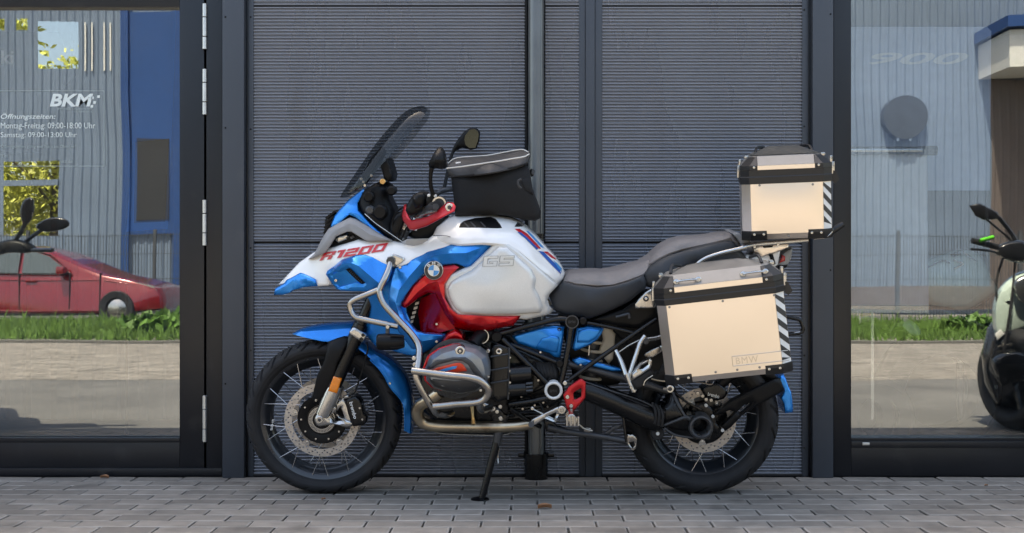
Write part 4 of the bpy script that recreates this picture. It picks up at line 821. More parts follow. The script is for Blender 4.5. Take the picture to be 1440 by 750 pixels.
for k in range(6): ptube('rubber_boot', [(755 + k * 4.5, 511, .13), (758 + k * 4.6, 526, .15), (762 + k * 4.2, 541, .13)], .011, 'rubber', gb, 10)
ptube('wiring_loom', [(742, 506, .14), (728, 498, .15), (716, 492, .15)], .007, 'black_plastic', gb, 8); ptube('wiring_loom', [(730, 505, .16), (745, 516, .16), (752, 508, .16)], .005, 'black_plastic', gb, 8)
for pts, r in (([(720, 512, .16), (735, 518, .17), (748, 535, .16)], .004), ([(690, 480, .18), (705, 486, .19), (722, 496, .18), (738, 500, .17)], .0045), ([(660, 478, .2), (676, 484, .21), (690, 492, .2)], .0035), ([(750, 552, .15), (764, 545, .18), (775, 530, .17)], .004), ([(716, 585, .16), (740, 580, .16), (765, 583, .15)], .005), ([(592, 505, .16), (588, 520, .18), (592, 540, .17)], .004)):
    ptube('cable', pts, r, 'black_plastic', gb, 8)
for x, y in ((752, 570), (764, 566), (735, 575), (748, 520), (726, 515), (733, 558), (757, 535), (770, 572), (724, 570)): bolt(x, y, .155, .0055, gb, 'steel')
for k in range(4): panel('casing_fin', [(724, 574 + k * 4), (760, 571 + k * 4), (760, 572.5 + k * 4), (724, 575.5 + k * 4)], .145, 'dark_grey_metal', gb, thick=.02, r=0, step=8)
ptube('clutch_cover_edge', [(724, 578, .14), (730, 566, .15), (744, 562, .15), (758, 566, .15), (764, 578, .14)], .004, 'dark_grey_metal', gb, 8)
ex = ptube('exhaust_header', [(619, 552, .26), (604, 562, .24), (591, 570, .21), (586.5, 581, .19), (592, 593, .17), (608, 598.5, .16), (640, 600, .15), (690, 600.5, .15), (720, 599.5, .14), (748, 596, .12)], .0235, 'exhaust_steel', B, 24)
ptube('exhaust_header', [(606, 556, -.24), (594, 570, -.2), (600, 592, -.14), (640, 599, -.1), (720, 599, -.05)], .0235, 'exhaust_steel', B, 16)
panel('header_flange', [(613, 546), (624, 552), (620, 557), (610, 551)], .28, 'dark_grey_metal', ex, thick=.04, r=2, bulge=.005, step=4)
tube('oxygen_sensor', [P(666, 595, .178), P(665, 586, .18), P(664, 572, .16)], [.009, .006, .0075], 'brass', ex, 10); disc('sensor_nut', 666, 594, .183, .009, .02, 'exhaust_steel', ex, seg=6)
skid = panel('skid_plate', [(599, 601), (615, 604), (650, 606), (700, 606), (728, 602), (724, 607), (706, 612), (640, 611), (626, 610), (610, 607)], .10, 'dark_grey_metal', B, sym=True, r=2, bulge=.01, step=8)
ptube('skid_edge', [(600, 602, .105), (612, 607.5, .105), (628, 610.5, .105), (665, 612, .105), (706, 612, .105), (727, 605, .105)], .003, 'bright_metal', skid, 8)
panel('sump', [(612, 566), (640, 560), (690, 562), (712, 574), (712, 596), (640, 598), (612, 592)], .12, 'black_plastic', B, sym=True, r=5, bulge=.02, step=9); disc('drain_plug', 652, 583, .125, .011, .02, 'bright_metal', B, seg=6)
# ---------------------------------------------------------------- crash bars
cb = ptube('crash_bar', [(549, 363, .235), (547.5, 376, .262), (541, 392, .29), (535, 404, .30), (533.5, 412, .305), (540, 428, .315), (560, 450, .325), (580, 472, .335), (588.5, 487, .35), (589, 500, .37), (586.5, 520, .405)], .0125, 'steel', B, 16)
ptube('crash_bar', [(534, 407, .30), (512, 416, .30), (498, 422, .295), (492.5, 428, .29), (493.5, 437, .29), (500, 446, .295), (512, 449.5, .30), (560, 459.5, .325)], .0118, 'steel', B, 16)
ptube('crash_bar', [(580, 521.5, .41), (600, 524, .425), (630, 528, .435), (660, 531, .435), (676, 536, .43), (686, 546, .42), (686, 555, .41), (674, 565, .40), (640, 568.5, .40), (609, 572, .40)], .0142, 'steel', B, 16)
ptube('crash_bar', [(584, 523, .40), (586, 534, .40), (596, 554, .39), (608, 573, .37), (614, 581, .34), (626, 583.5, .30), (635, 581, .24)], .0135, 'steel', B, 16)
ptube('crash_bar', [(674, 565, .40), (674.5, 573, .37), (679, 577, .33), (692, 572, .24)], .0135, 'steel', B, 16)
disc('bar_cap', 549, 367.5, .26, .0165, .03, 'dark_grey_metal', cb)
panel('bar_bracket', [(547, 361), (553, 357), (569, 363), (566, 369), (556, 376), (552, 368)], .238, 'bright_metal', cb, thick=.01, r=2, bulge=.003, step=4)
panel('bar_bracket', [(678, 566), (694, 571), (697, 575), (693, 579), (682, 578)], .25, 'bright_metal', cb, thick=.012, r=2, bulge=.003, step=4)
for x, y, w in ((582, 504, .39), (583, 513, .40), (694, 575, .255), (703.5, 572, .22), (699, 579, .225), (704, 588, .22)): bolt(x, y, w, .0085, cb)
lamp = ptube('fog_lamp', [(530, 481, .335), (532, 481, .335), (545, 481, .335), (558, 481, .335), (568, 480, .335)], [.025, .031, .033, .031, .024], 'black_plastic', B, 20, 1)
for k in range(5): ptube('lamp_rib', [(549, 472.5 + k * 4.2, .362), (568.5, 473.5 + k * 3.6, .355)], .0038, 'black_plastic', lamp, 6, 1)
ptube('lamp_mount', [(545, 457, .325), (545, 472, .33)], .008, 'dark_grey_metal', lamp, 8, 1); bolt(545, 460, .342, .008, lamp)
# ---------------------------------------------------------------- frame
fr = ptube('frame_rail', [(704, 469, .17), (730, 462, .17), (762, 454, .17), (786, 449, .17), (806, 451, .17)], .0125, 'black_metal', B, 14)
for pts, r in (([(706, 477, .17), (738, 508, .175), (770, 540, .18)], .0125), ([(712, 482, .16), (748, 496, .16), (786, 511, .165)], .0095), ([(803, 460, .17), (799, 490, .172), (793, 520, .175), (788, 541, .18)], .0125),
               ([(800, 535, .18), (840, 506, .17), (890, 471, .16), (923, 449, .15)], .0095), ([(826, 454, .16), (860, 461, .16), (893, 469, .16)], .0075), ([(716, 569, .18), (745, 565, .19), (770, 560, .19)], .012), ([(760, 600, .1), (740, 590, .14), (716, 574, .18)], .01)):
    ptube('frame_tube', pts, r, 'black_metal', B, 14, 4)
for x, y, w, r in ((804.5, 453, .195, .0255), (820, 452, .185, .0155), (698, 474.5, .195, .0215), (787, 512, .19, .0155)):
    disc('frame_cap', x, y, w, r, .03, 'black_plastic', B, bev=.004); 
mk('cap_rim', *g_lathe([(.0225, .19), (.0265, .19), (.0265, .1965), (.0225, .1965)], (P(804.5, 453, .195).x, 0, P(804.5, 453, .195).z), 30, closed=True), 'dark_grey_metal', B)
pv = disc('pivot_ring', 778.5, 550, .215, .0365, .05, 'white_vinyl', B, hole=.0255, bev=.004); disc('pivot_cover', 778.5, 550, .209, .0265, .03, 'black_plastic', pv, bev=.003)
for x, y, s, x0 in ((804.5, 453, .198, 0), (778.5, 550, .2095, 0)): quad_text('lettering', 'BMW', (x - 5, y + 2), (x + 5, y + 2), (x - 5, y - 2), s, 'dark_grey_metal', B, off=.0004)
SB = rbf([(720, 473, .14), (780, 459, .15), (794, 461, .15), (787, 503, .15), (735, 484, .14), (775, 475, .165), (762, 484, .15)])
sb = panel('side_cover', [(720, 473), (740, 467), (765, 460), (780, 458), (794, 460), (792, 476), (788, 503.5), (780, 503), (772, 497), (752, 491), (736, 485.5), (729, 484)], SB, 'blue_paint', B, thick=.02, r=3, bulge=.008, step=4)
panel('cover_facet', [(752, 489), (762, 476), (777, 471), (788, 474), (784, 497), (775, 495)], lambda x, y: SB(x, y) + .004, 'blue_paint', sb, thick=.01, r=4, bulge=.006, step=4)
bolt(786.5, 463.5, .153, .0085, sb, 'black_metal'); bolt(760, 495.5, .17, .005, sb)
sb2 = panel('side_cover', [(811, 462), (828, 458.5), (849, 462.5), (846, 470), (840, 478), (830, 485), (818, 490), (808, 494), (805, 490)], .15, 'blue_paint', B, thick=.02, r=3, bulge=.008, step=4)
panel('cover_facet', [(813, 465), (828, 461), (846, 464), (838, 476), (828, 482), (811, 482)], .156, 'blue_paint', sb2, thick=.01, r=4, bulge=.006, step=4)
panel('strut_cover', [(804, 507), (815, 502.5), (840, 510), (872, 518.5), (874, 522), (862, 522.5), (840, 517), (828, 514), (812, 514)], .13, 'blue_paint', B, thick=.03, r=2, bulge=.006, step=5); bolt(816.5, 513.5, .135, .006, B)
ptube('strut', [(800, 512, .11), (840, 522, .11), (880, 532, .11), (940, 551, .12)], [.014, .016, .018, .014], 'dark_grey_metal', B, 14, 1)
hx = [P(834 + (-6) * t, 470 + 76 * t, .02) + Vector((.046 * math.cos(t * 37.7), .046 * math.sin(t * 37.7), 0)) for t in np.linspace(0, 1, 120)]
tube('shock_spring', hx, .0068, 'spring_cream', B, 8, 1); ptube('shock_body', [(837, 455, .02), (826, 560, .02)], .03, 'dark_grey_metal', B, 16, 1); ptube('shock_rod', [(829, 486, .09), (828, 500, .09)], .003, 'bright_metal', B, 6, 1)
panel('rear_frame_casting', [(845, 455), (866, 466), (862, 505), (856, 512), (842, 494), (848, 478)], .06, 'spring_cream', B, thick=.1, r=3, bulge=.006, step=6)
panel('battery_box', [(786, 450), (860, 450), (925, 440), (926, 470), (900, 500), (870, 540), (840, 545), (808, 545), (800, 500)], .04, 'black_plastic', B, thick=.2, r=5, bulge=.01, step=10)
panel('rear_inner_guard', [(860, 446), (925, 420), (935, 440), (940, 500), (920, 560), (900, 540), (896, 500), (862, 466)], .075, 'black_plastic', B, sym=True, r=5, bulge=.01, step=10)
panel('under_seat_cover', [(828, 450), (880, 432), (904, 414), (925, 418), (926, 446), (900, 462), (870, 460)], .13, 'black_plastic', B, thick=.26, r=6, bulge=.015, step=7)
tlk = panel('tool_lock', [(893, 428), (898, 421), (908, 411), (918, 405), (922, 403), (922, 433.5), (893, 434)], .165, 'bright_metal', B, thick=.03, r=2, bulge=.004, step=5); disc('lock', 908.5, 420.5, .172, .0115, .02, 'dark_grey_metal', tlk); disc('lock_core', 908.5, 420.5, .174, .006, .004, 'bright_metal', tlk)
ptube('seat_latch', [(866, 446, .15), (878, 443, .15), (884, 442, .15), (885, 448, .15)], .006, 'dark_grey_metal', B, 8); ptube('cable', [(893, 426, .15), (885, 430, .15), (876, 437, .15)], .003, 'black_plastic', B, 6)
# red heel guard, pegs, levers, stands
hgd = panel('heel_guard', [(792, 556), (800, 544), (816, 533), (819, 533.5), (824, 538), (823, 560), (818, 566), (807, 578), (803, 578.5), (797, 576)], .225, 'red_anodised', B, thick=.012, r=2.5, bulge=.005, step=4, holes=[[(806, 554), (808, 551), (816, 546), (818, 547), (817.5, 558), (810, 562), (807, 562)]])
for x, y in ((798, 558.5), (803.2, 571)): bolt(x, y, .226, .0085, hgd)
bolt(794.5, 539, .20, .009, B)
gl_ = panel('gear_lever', [(744, 597), (748, 590), (783, 573), (791, 571.5), (795, 576), (793, 582), (786, 583.5), (782, 594), (778, 594), (766, 589), (752, 598)], .235, 'bright_metal', B, thick=.014, r=2, bulge=.004, step=4, holes=[[(768, 586), (781, 580), (783, 582), (779, 591)]])
disc('lever_boss', 790, 577, .243, .016, .03, 'bright_metal', gl_); bolt(790, 577, .244, .0085, gl_, 'steel'); ptube('toe_peg', [(747, 597, .27), (747, 597, .20)], .012, 'dark_grey_metal', gl_, 14, 1)
ptube('linkage_rod', [(748, 575, .22), (778, 589, .22)], .0034, 'bright_metal', B, 8, 1); disc('rod_end', 748.5, 575, .225, .007, .012, 'bright_metal', B)
fp = panel('foot_peg', [(795, 590), (800, 583), (806, 582), (814, 589), (815, 597), (810, 600), (798, 600)], .34, 'steel', B, thick=.1, r=2, bulge=.006, step=4)
for x in (797.5, 803, 808.5, 813.5): ptube('peg_tooth', [(x, 586, .345), (x, 599, .345)], .0038, 'bright_metal', fp, 6, 1)
ptube('peg_spring', [(814, 597, .22), (822, 603, .22), (833, 606, .22)], .005, 'steel', B, 8); panel('peg_bracket', [(820, 601), (830, 602), (833, 606), (830, 609), (821, 607)], .2, 'steel', B, thick=.02, r=1, bulge=.003, step=3)
cs = ptube('center_stand', [(770, 601, .13), (800, 608, .13), (846, 614, .14), (882, 620.5, .15)], [.013, .0125, .0125, .0135], 'dark_grey_metal', B, 14, 4)
panel('stand_web', [(846, 612), (862, 600), (874, 596), (876, 601), (862, 606), (852, 616)], .135, 'dark_grey_metal', cs, thick=.012, r=1, bulge=.003, step=4)
panel('stand_foot', [(880, 611), (890, 611), (896, 617), (895, 630), (890, 634), (885, 629), (881, 622)], .165, 'steel', cs, thick=.045, r=2, bulge=.004, step=4, holes=[[(884, 622), (892, 621), (893, 626), (890, 631), (887, 628)]])
ptube('stand_link', [(872, 552, .16), (875, 575, .16), (878, 600, .165), (881, 622, .17)], [.013, .007, .006, .005], 'black_metal', B, 10)
panel('stand_bracket', [(764, 590), (776, 592), (784, 600), (800, 606), (780, 610), (768, 606)], .12, 'black_metal', B, thick=.03, r=2, bulge=.005, step=5)
ss = panel('side_stand', [(687, 577), (698, 570), (712, 584), (718, 576), (721, 580), (712, 595), (709, 601), (696, 601)], .15, 'black_metal', B, thick=.03, r=3, bulge=.006, step=4)
ptube('stand_upper', [(703, 596, .14), (698, 626, .15)], [.021, .0155], 'dark_grey_metal', ss, 14, 1); ptube('stand_leg', [(698, 622, .15), (677.5, 702, .176)], [.0155, .0135], 'black_metal', ss, 14, 1)
ptube('stand_spring', [(702, 630, .13), (700, 641, .13), (700, 652, .14)], .004, 'steel', ss, 8)
fz = P(675, 703.5, .178); mk('stand_plate', *g_lathe([(0, -.004), (.034, -.004), (.038, .0), (.036, .006), (.014, .011), (0, .011)], (fz.x, fz.y, fz.z), 24, axis='z'), 'black_metal', ss)
bolt(704, 588.5, .156, .01, ss)
# ---------------------------------------------------------------- shaft drive, rear end
sw = ptube('drive_shaft_housing', [(806, 546, .14), (830, 551, .14), (866, 565, .145), (905, 582, .148), (930, 590, .148)], [.036, .044, .047, .053, .055], 'black_metal', B, 28)
ptube('housing_edge', [(822, 537, .165), (860, 550, .178), (900, 563, .188), (922, 574, .19)], .003, 'dark_grey_metal', sw, 8)
for k in range(3): ptube('bellows_ring', [(917 + k * 5, 567 + k * 2, .18), (922 + k * 5, 580 + k * 2, .205), (921 + k * 5, 596 + k * 2, .20)], .006, 'rubber', sw, 8)
fd = panel('final_drive', [(928, 574), (938, 566), (942, 546), (950, 546), (957, 566), (966, 583), (978, 582), (1000, 588), (1004, 604), (998, 618), (980, 618), (960, 616), (940, 610), (930, 600)], rbf([(930, 585, .17), (945, 550, .15), (965, 586, .19), (985, 601, .17), (1000, 600, .15), (940, 608, .16), (970, 615, .15)]), 'black_metal', B, thick=.09, r=6, bulge=.025, step=5)
ptube('casting_rib', [(932, 599, .19), (950, 592, .2), (964, 587, .203), (970, 590, .2)], [.005, .006, .008, .006], 'dark_grey_metal', fd, 8); ptube('casting_rib', [(946, 552, .16), (953, 568, .185), (964, 587, .203)], .005, 'dark_grey_metal', fd, 8)
ptube('casting_rib', [(934, 602, .18), (950, 612, .185), (976, 616, .18)], .005, 'dark_grey_metal', fd, 8); ptube('casting_rib', [(950, 553, .15), (966, 566, .16), (985, 576, .15)], [.006, .005, .007], 'black_metal', fd, 8)
panel('brake_mount', [(970, 580), (974, 570), (992, 566), (1004, 578), (1008, 596), (1016, 604), (1008, 612), (998, 604)], .12, 'black_metal', fd, thick=.05, r=3, bulge=.008, step=5)
c = P(986, 601, .2); mk('hub_ring', *g_lathe([(.030, .12), (.050, .13), (.050, .195), (.046, .205), (.040, .207), (.034, .203), (.030, .19), (.026, .14), (0, .138)], (c.x, 0, c.z), 44), 'dark_grey_metal', fd)
for k in range(5):
    a = k * 1.2566 + .6; mk('hub_notch', *g_box((c.x + .033 * math.cos(a), -.197, c.z + .033 * math.sin(a)), (.008, .012, .008), .001), 'black_metal', fd)
disc('shaft_boss', 942.5, 547.5, .165, .0155, .04, 'bright_metal', fd); disc('shaft_boss_bolt', 942.5, 547.5, .169, .008, .01, 'dark_grey_metal', fd); ptube('boss_tab', [(932, 547, .16), (940, 547.5, .16)], .007, 'bright_metal', fd, 8, 1)
disc('rubber_stop', 925, 610, .17, .027, .04, 'rubber', fd, bev=.004); bolt(925, 610, .171, .0075, fd, 'white_vinyl')
for x, y, w in ((993, 570.5, .135), (1002.5, 586, .135), (1016, 605.5, .135)): bolt(x, y, w, .007, fd, 'white_vinyl')
rcl = panel('brake_caliper', [(986, 549), (994, 542), (1010, 539), (1018, 545), (1024, 553), (1018, 561), (1008, 564), (994, 562)], .10, 'black_metal', B, thick=.08, r=3, bulge=.008, step=4); quad_text('lettering', 'brembo', (995, 556.5), (1011, 560.5), (996, 551.5), .101, 'white_vinyl', rcl, off=.002, bold=.02)
for x, y in ((981, 553), (988, 557), (993, 562), (1000, 563)): bolt(x, y, .13, .008, rcl, 'steel')
ptube('brake_hose', [(978, 538, .13), (988, 539, .13), (1000, 541, .13), (1004, 536, .12)], .003, 'steel', B, 8); ptube('brake_hose', [(916, 533, .15), (930, 536, .15), (950, 537, .15)], .0028, 'spring_cream', B, 8)
ha = panel('hugger_arm', [(1002, 585), (1014, 574), (1030, 562), (1060, 547), (1088, 533.5), (1097, 532), (1103, 549), (1092, 556), (1062, 572), (1044, 584), (1028, 601), (1019, 607), (1014, 600), (1022, 592), (1034, 580), (1026, 577), (1012, 583)], rbf([(1003, 585, .135), (1050, 558, .12), (1098, 540, .085), (1020, 600, .13)]), 'black_plastic', B, thick=.025, r=4, bulge=.008, step=5, holes=[[(1036, 580), (1046, 570), (1054, 565), (1057, 566), (1052, 574), (1040, 582)]])
ptube('arm_ridge', [(1006, 582, .136), (1030, 564, .13), (1060, 549, .118), (1088, 535, .095)], .003, 'black_plastic', ha, 8)
hgr = panel('splash_guard', [(1093, 531), (1102, 526), (1105, 532), (1109, 543), (1113, 552), (1114.5, 562), (1115.5, 580), (1104, 581.5), (1102, 568), (1098, 560), (1103, 550), (1097, 540)], rbf([(1095, 532, .07), (1108, 545, .07), (1110, 575, .075)]), 'blue_paint', B, sym=True, r=3, bulge=.012, step=4)
panel('hugger', [(1000, 545), (1020, 528), (1060, 512), (1085, 520), (1096, 534), (1085, 536), (1060, 524), (1030, 536), (1012, 552)], .08, 'black_plastic', B, sym=True, r=4, bulge=.015, step=8)
# pillion peg bracket
pb = ptube('peg_bracket', [(866, 493, .17), (873, 507, .19), (881, 530, .22)], [.009, .0105, .011], 'bright_metal', B, 12, 4)
ptube('bracket_arm', [(907, 473, .18), (900, 483, .19), (893, 504, .21), (885, 530, .225)], [.011, .010, .011], 'bright_metal', pb, 12, 4); ptube('bracket_arm', [(871, 495, .175), (884, 486, .18), (900, 478, .18)], .0035, 'bright_metal', pb, 8, 1)
ptube('bracket_arm', [(908, 478, .17), (922, 476, .16), (938, 471, .15)], [.011, .009, .010], 'bright_metal', pb, 12, 1); disc('bracket_boss', 908.5, 480.5, .195, .0125, .03, 'dark_grey_metal', pb)
ptube('bracket_foot', [(882, 526, .225), (887, 540, .235), (892, 551, .24)], [.013, .012, .012], 'bright_metal', pb, 12, 1); bolt(887.5, 545, .25, .006, pb); bolt(892, 550, .252, .006, pb)
panel('pillion_peg', [(889, 527), (900, 512), (914, 504.5), (917, 507), (917, 513), (914, 519), (890, 535)], .27, 'bright_metal', pb, thick=.03, r=2.5, bulge=.005, step=4, holes=[[(898, 520), (902, 514), (912, 509), (912, 513), (904, 519)]])
rp = panel('peg_rubber', [(889, 536), (915, 518.5), (918, 522), (921.5, 527), (910, 537), (904, 544), (894, 548), (892, 543)], .265, 'rubber', B, thick=.05, r=3, bulge=.008, step=4)
ptube('peg_edge', [(905, 542, .27), (908, 535, .272), (918, 528, .272)], .003, 'bright_metal', rp, 6); panel('heat_shield', [(905, 499), (914, 493), (930, 486), (932, 494), (918, 503), (908, 503)], .12, 'steel', B, thick=.01, r=2, bulge=.003, step=4)
# tail and rack
ptube('luggage_rack', [(976, 379, .165), (981, 371.5, .165), (992, 363.5, .16), (1015, 356, .15), (1040, 350, .14), (1060, 344.5, .135), (1095, 341.5, .13), (1136, 338, .125)], .009, 'bright_metal', B, 14)
ptube('luggage_rack', [(976, 379, -.165), (992, 363.5, -.16), (1040, 350, -.14), (1060, 344.5, -.135), (1136, 338, -.125)], .009, 'bright_metal', B, 10)
panel('rack_plate', [(1050, 345), (1110, 340), (1136, 336.5), (1137, 339), (1110, 343), (1052, 348)], .12, 'aluminium', B, sym=True, r=1, bulge=.003, step=6)
panel('grab_handle', [(1029.5, 328.5), (1038, 327.5), (1046, 331), (1057, 341.5), (1042, 344), (1036, 335)], .115, 'grey_plastic', B, sym=True, r=2, bulge=.006, step=4); panel('rack_bracket', [(1059, 347), (1090, 344), (1110, 343), (1108, 349), (1090, 356), (1070, 362), (1061, 360)], .10, 'aluminium', B, sym=True, r=2, bulge=.006, step=5)
for x, y in ((1061, 347.5), (1094, 344.5)): bolt(x, y, .14, .006, B)
panel('rack_slot', [(1073, 346.5), (1082, 344.5), (1088, 345), (1086, 348), (1074, 349)], .104, 'black_plastic', B, thick=.01, r=0, step=4)
panel('tail_unit', [(1036, 371), (1050, 358), (1062, 360), (1080, 354), (1098, 350), (1094, 372), (1085, 380), (1050, 384)], .085, 'white_paint', B, sym=True, r=4, bulge=.012, step=6); panel('tail_strap', [(1081, 357), (1086, 355), (1091, 371), (1087, 373)], .095, 'black_plastic', B, sym=True, r=1, bulge=.003, step=4)
tl = panel('tail_light', [(1093, 373), (1102, 356), (1108, 351), (1114.5, 349), (1113, 362), (1108, 373), (1098, 378)], .06, 'clear_grey', B, sym=True, r=3, bulge=.012, step=4); panel('light_lens', [(1096, 370), (1101, 359), (1104.5, 361), (1104, 368)], .063, 'red_lens', tl, sym=True, r=1.5, bulge=.004, step=3)
panel('light_base', [(1094, 374), (1108, 372), (1106, 376), (1099, 379.5), (1094, 378)], .064, 'black_plastic', tl, sym=True, r=1.5, bulge=.004, step=4)
for w in (.205, .215): pass
ptube('pannier_rack', [(1100, 444, .20), (1121, 449, .20), (1126.5, 453, .2), (1128, 467, .2), (1104, 471, .2)], .0075, 'black_metal', B, 10, 4); ptube('pannier_rack', [(1128, 467, .2), (1104, 471.5, .2), (1060, 475, .2)], .0062, 'steel', B, 10, 1)
ptube('pannier_rack', [(930, 405, .2), (932, 470, .2), (990, 490, .2), (1080, 470, .2), (1100, 444, .2)], .008, 'black_metal', B, 10, 2)
# ================================================================== luggage
def case(name, label, O, ang, yaw, Lu, Hb, Hl, wo, wi, ch, dark_top, par, emb=None):
    """aluminium case: body with chamfered corners, black seal band, folded lid"""
    o0 = P(*O, wo); root = thing(name, label, 'luggage case', o0, lean=True)
    U = Vector((math.cos(ang), 0, math.sin(ang))); Vv = Vector((-math.sin(ang), 0, math.cos(ang))); Nn = Vector((0, -1, 0)); U, Nn = U * math.cos(yaw) + Nn * math.sin(yaw), Nn * math.cos(yaw) - U * math.sin(yaw)
    X = lambda u, v, n=0: o0 + U * u + Vv * v + Nn * n
    D = wo - wi
    def octo(inset, v, grow=0):
        a, b = -grow, Lu + grow; c = ch; n0 = grow - inset
        return [X(a, v, n0 - c), X(a + c, v, n0), X(b - c, v, n0), X(b, v, n0 - c), X(b, v, -D + c), X(b - c, v, -D), X(a + c, v, -D), X(a, v, -D + c)]
    body = mk('body', *g_loft([octo(.012, 0), octo(0, .022), octo(0, Hb)]), 'aluminium', root, smooth=20)
    nb = lambda u, v: .0008 + .0045 * max(0, 1 - ((v - Hb * .5 - .011) / (Hb * .5 - .011)) ** 2) * max(0, 1 - ((u - Lu / 2) / (Lu / 2 - ch)) ** 4)
    gu, gv = np.linspace(ch + .001, Lu - ch - .001, 25), np.linspace(.023, Hb - .002, 17)          # outer sheet, its crown added to grade the reflected light down the face
    mk('face_sheet', [X(u, v, nb(u, v)) for v in gv for u in gu], [(i * 25 + k, i * 25 + k + 1, (i + 1) * 25 + k + 1, (i + 1) * 25 + k) for i in range(16) for k in range(24)], 'aluminium', body)
    band = mk('seal_band', *g_loft([octo(0, Hb - .004, .004), octo(0, Hb + par['band'] * .45, .006), octo(0, Hb + par['band'] * .52, .004), octo(0, Hb + par['band'], .005)]), 'case_black', root, smooth=20)
    lb = Hb + par['band']; fold = lb + par['fold']; lt = Hb + par['band'] + Hl
    def cut(v, k): a, b = k, Lu - k; c = ch * .8; return [X(a, v, -k - c), X(a + c, v, -k), X(b - c, v, -k), X(b, v, -k - c), X(b, v, -D + c + k * .5), X(b - c, v, -D + k * .5), X(a + c, v, -D + k * .5), X(a, v, -D + c + k * .5)]
    lid = mk('lid', *g_loft([octo(0, lb, -.001), octo(0, fold, -.001), cut(lt, par['slope']), cut(lt + par['crown'], par['slope'] + par['in'])]), 'aluminium_dull', root, smooth=20)
    a_ = X(ch, lb + .002, .0012); mk('lid_edge', *g_loft([[X(ch, lb + .001, t), X(Lu - ch, lb + .001, t), X(Lu - ch, fold - .001, t), X(ch, fold - .001, t)] for t in (-.003, .0012)]), 'aluminium', lid, smooth=0)
    if dark_top: mk('lid_pad', *g_loft([cut(lt + .003, par['slope'] - .0005), cut(lt + par['crown'] + .003, par['slope'] + par['in']), cut(lt + par['crown'] + .004, par['slope'] + par['in'] + .003)]), 'case_lid_dark', lid, smooth=20)
    sl = par['slope']
    for s in (0, 1):                                              # lid corner caps
        e = (lambda u: u) if s == 0 else (lambda u: Lu - u)
        k = par['cap']
        h7 = fold + (lt - fold) * .9; z7 = sl * .9
        cp = mk('corner_cap', *g_strip([[X(e(-.004 + dz), vv, -ch - dz + .004), X(e(ch - .002 + dz * .7), vv, .004 - dz), X(e(k), vv, .004 - dz)] for vv, dz in ((lb + .001, 0), (fold, 0), (h7, z7))], (Nn * -.010 + U * (.004 if s == 0 else -.004))), 'case_black', root, smooth=20)
        q = X(e(k - .013), lb + .012, .006); mk('rivet', *g_lathe([(.0055, 0), (.005, .0025), (0, .0035)], q, 10), 'bright_metal', cp)
        # bottom caps
        k2 = par['bcap']
        cp = mk('corner_cap', *g_strip([[X(e(-.004), vv, -ch + .002 + nn), X(e(ch - .002), vv, .004 + nn), X(e(k2), vv, .004 + nn)] for vv, nn in ((-.004, -.012), (.022, 0), (.034, 0))], (Nn * -.010 + U * (.004 if s == 0 else -.004))), 'case_black', root, smooth=20)
        for uu in (k2 - .012, ch + .010): mk('rivet', *g_lathe([(.0055, 0), (.005, .0025), (0, .0035)], X(e(uu), .021, .004), 10), 'bright_metal', cp)
        # latch at each end
        x_ = e(-.010); lt_ = mk('latch', *g_box(X(x_, lb - .004, -ch - .035), (.012, .03, .05), .003), 'bright_metal', root); mk('latch_hook', *g_box(X(x_, lb + .03, -ch - .035) + U * (.006 if s == 0 else -.006), (.010, .02, .03), .003), 'bright_metal', lt_)
        if s == 1: mk('latch_lever', *g_loft([[X(Lu + .004, lb - .012, -ch - .02 - t), X(Lu + .022, lb - .016, -ch - .02 - t), X(Lu + .036, lb - .05, -ch - .02 - t), X(Lu + .018, lb - .066, -ch - .02 - t), X(Lu + .004, lb - .05, -ch - .02 - t)] for t in (0, .03)]), 'case_black', lt_, smooth=20)
        for tt in (0.02, .06): mk('lid_clip', *g_box(X(e(sl * .6), lt - .004, -ch - sl - tt), (.018, .016, .014), .004), 'bright_metal', root)
        tube('carry_strap', [X(e(sl + .02), lt + .004, -D * .3), X(e(sl + .03), lt + .03, -D * .45), X(e(sl + .06), lt + par['crown'], -D * .6)], .006, 'case_black', root, 8)
    for u, v in par['rivets']: mk('rivet', *g_lathe([(.0048, 0), (.0045, .002), (0, .003)], X(u * Lu, v * Hb, nb(u * Lu, v * Hb)), 10), 'aluminium_dull', body)
    # hazard sticker on the rear chamfer: slanted black bars on white
    A, Bq = X(Lu - ch, 0, 0), X(Lu, 0, -ch); nrm = (U + Nn).normalized() * .0006
    S = lambda a, v, d: A + (Bq - A) * a + Vv * v + nrm * d
    v0, v1 = .034, Hb - .006
    stk = mk('sticker', [S(.03, v0, 1), S(.97, v0, 1), S(.97, v1, 1), S(.03, v1, 1)], [(0, 1, 2, 3)], 'white_vinyl', root, smooth=0)
    pitch = par['pitch']; v = v1 + .01
    while v > v0 - .02:
        qs = [(.03, v - pitch * .5), (.97, v - pitch * .5 - .036), (.97, v - .036), (.03, v)]; qs = [(a, min(max(z, v0 + .014), v1)) for a, z in qs]
        if max(q[1] for q in qs) - min(q[1] for q in qs) > .008: mk('sticker_bar', [S(a, z, 2) for a, z in qs], [(0, 1, 2, 3)], 'black_vinyl', stk, smooth=0)
        v -= pitch
    return root, X, body, lid, Lu, lb, fold, lt, nb
tc_, X, body, lid, Lu, lb, fold, lt, nb = case('top_case', 'small square aluminium top case on the rear rack above the pillion seat', (1045, 338), math.radians(2.6), math.radians(8), .345, .222, .055, .185, -.185, .034, True,
    dict(band=.050, fold=.018, slope=.04, crown=.030, **{'in': .07},  cap=.062, bcap=.092, rivets=((.2, .96), (.79, .94), (.51, .05)), pitch=.047))
tube('base_bracket', [X(Lu * .8, -.004, -.06), X(Lu * .95, .004, -.05), X(Lu + .015, .028, -.05), X(Lu + .045, .045, -.06)], [.008, .010, .014, .012], 'case_black', tc_, 10)
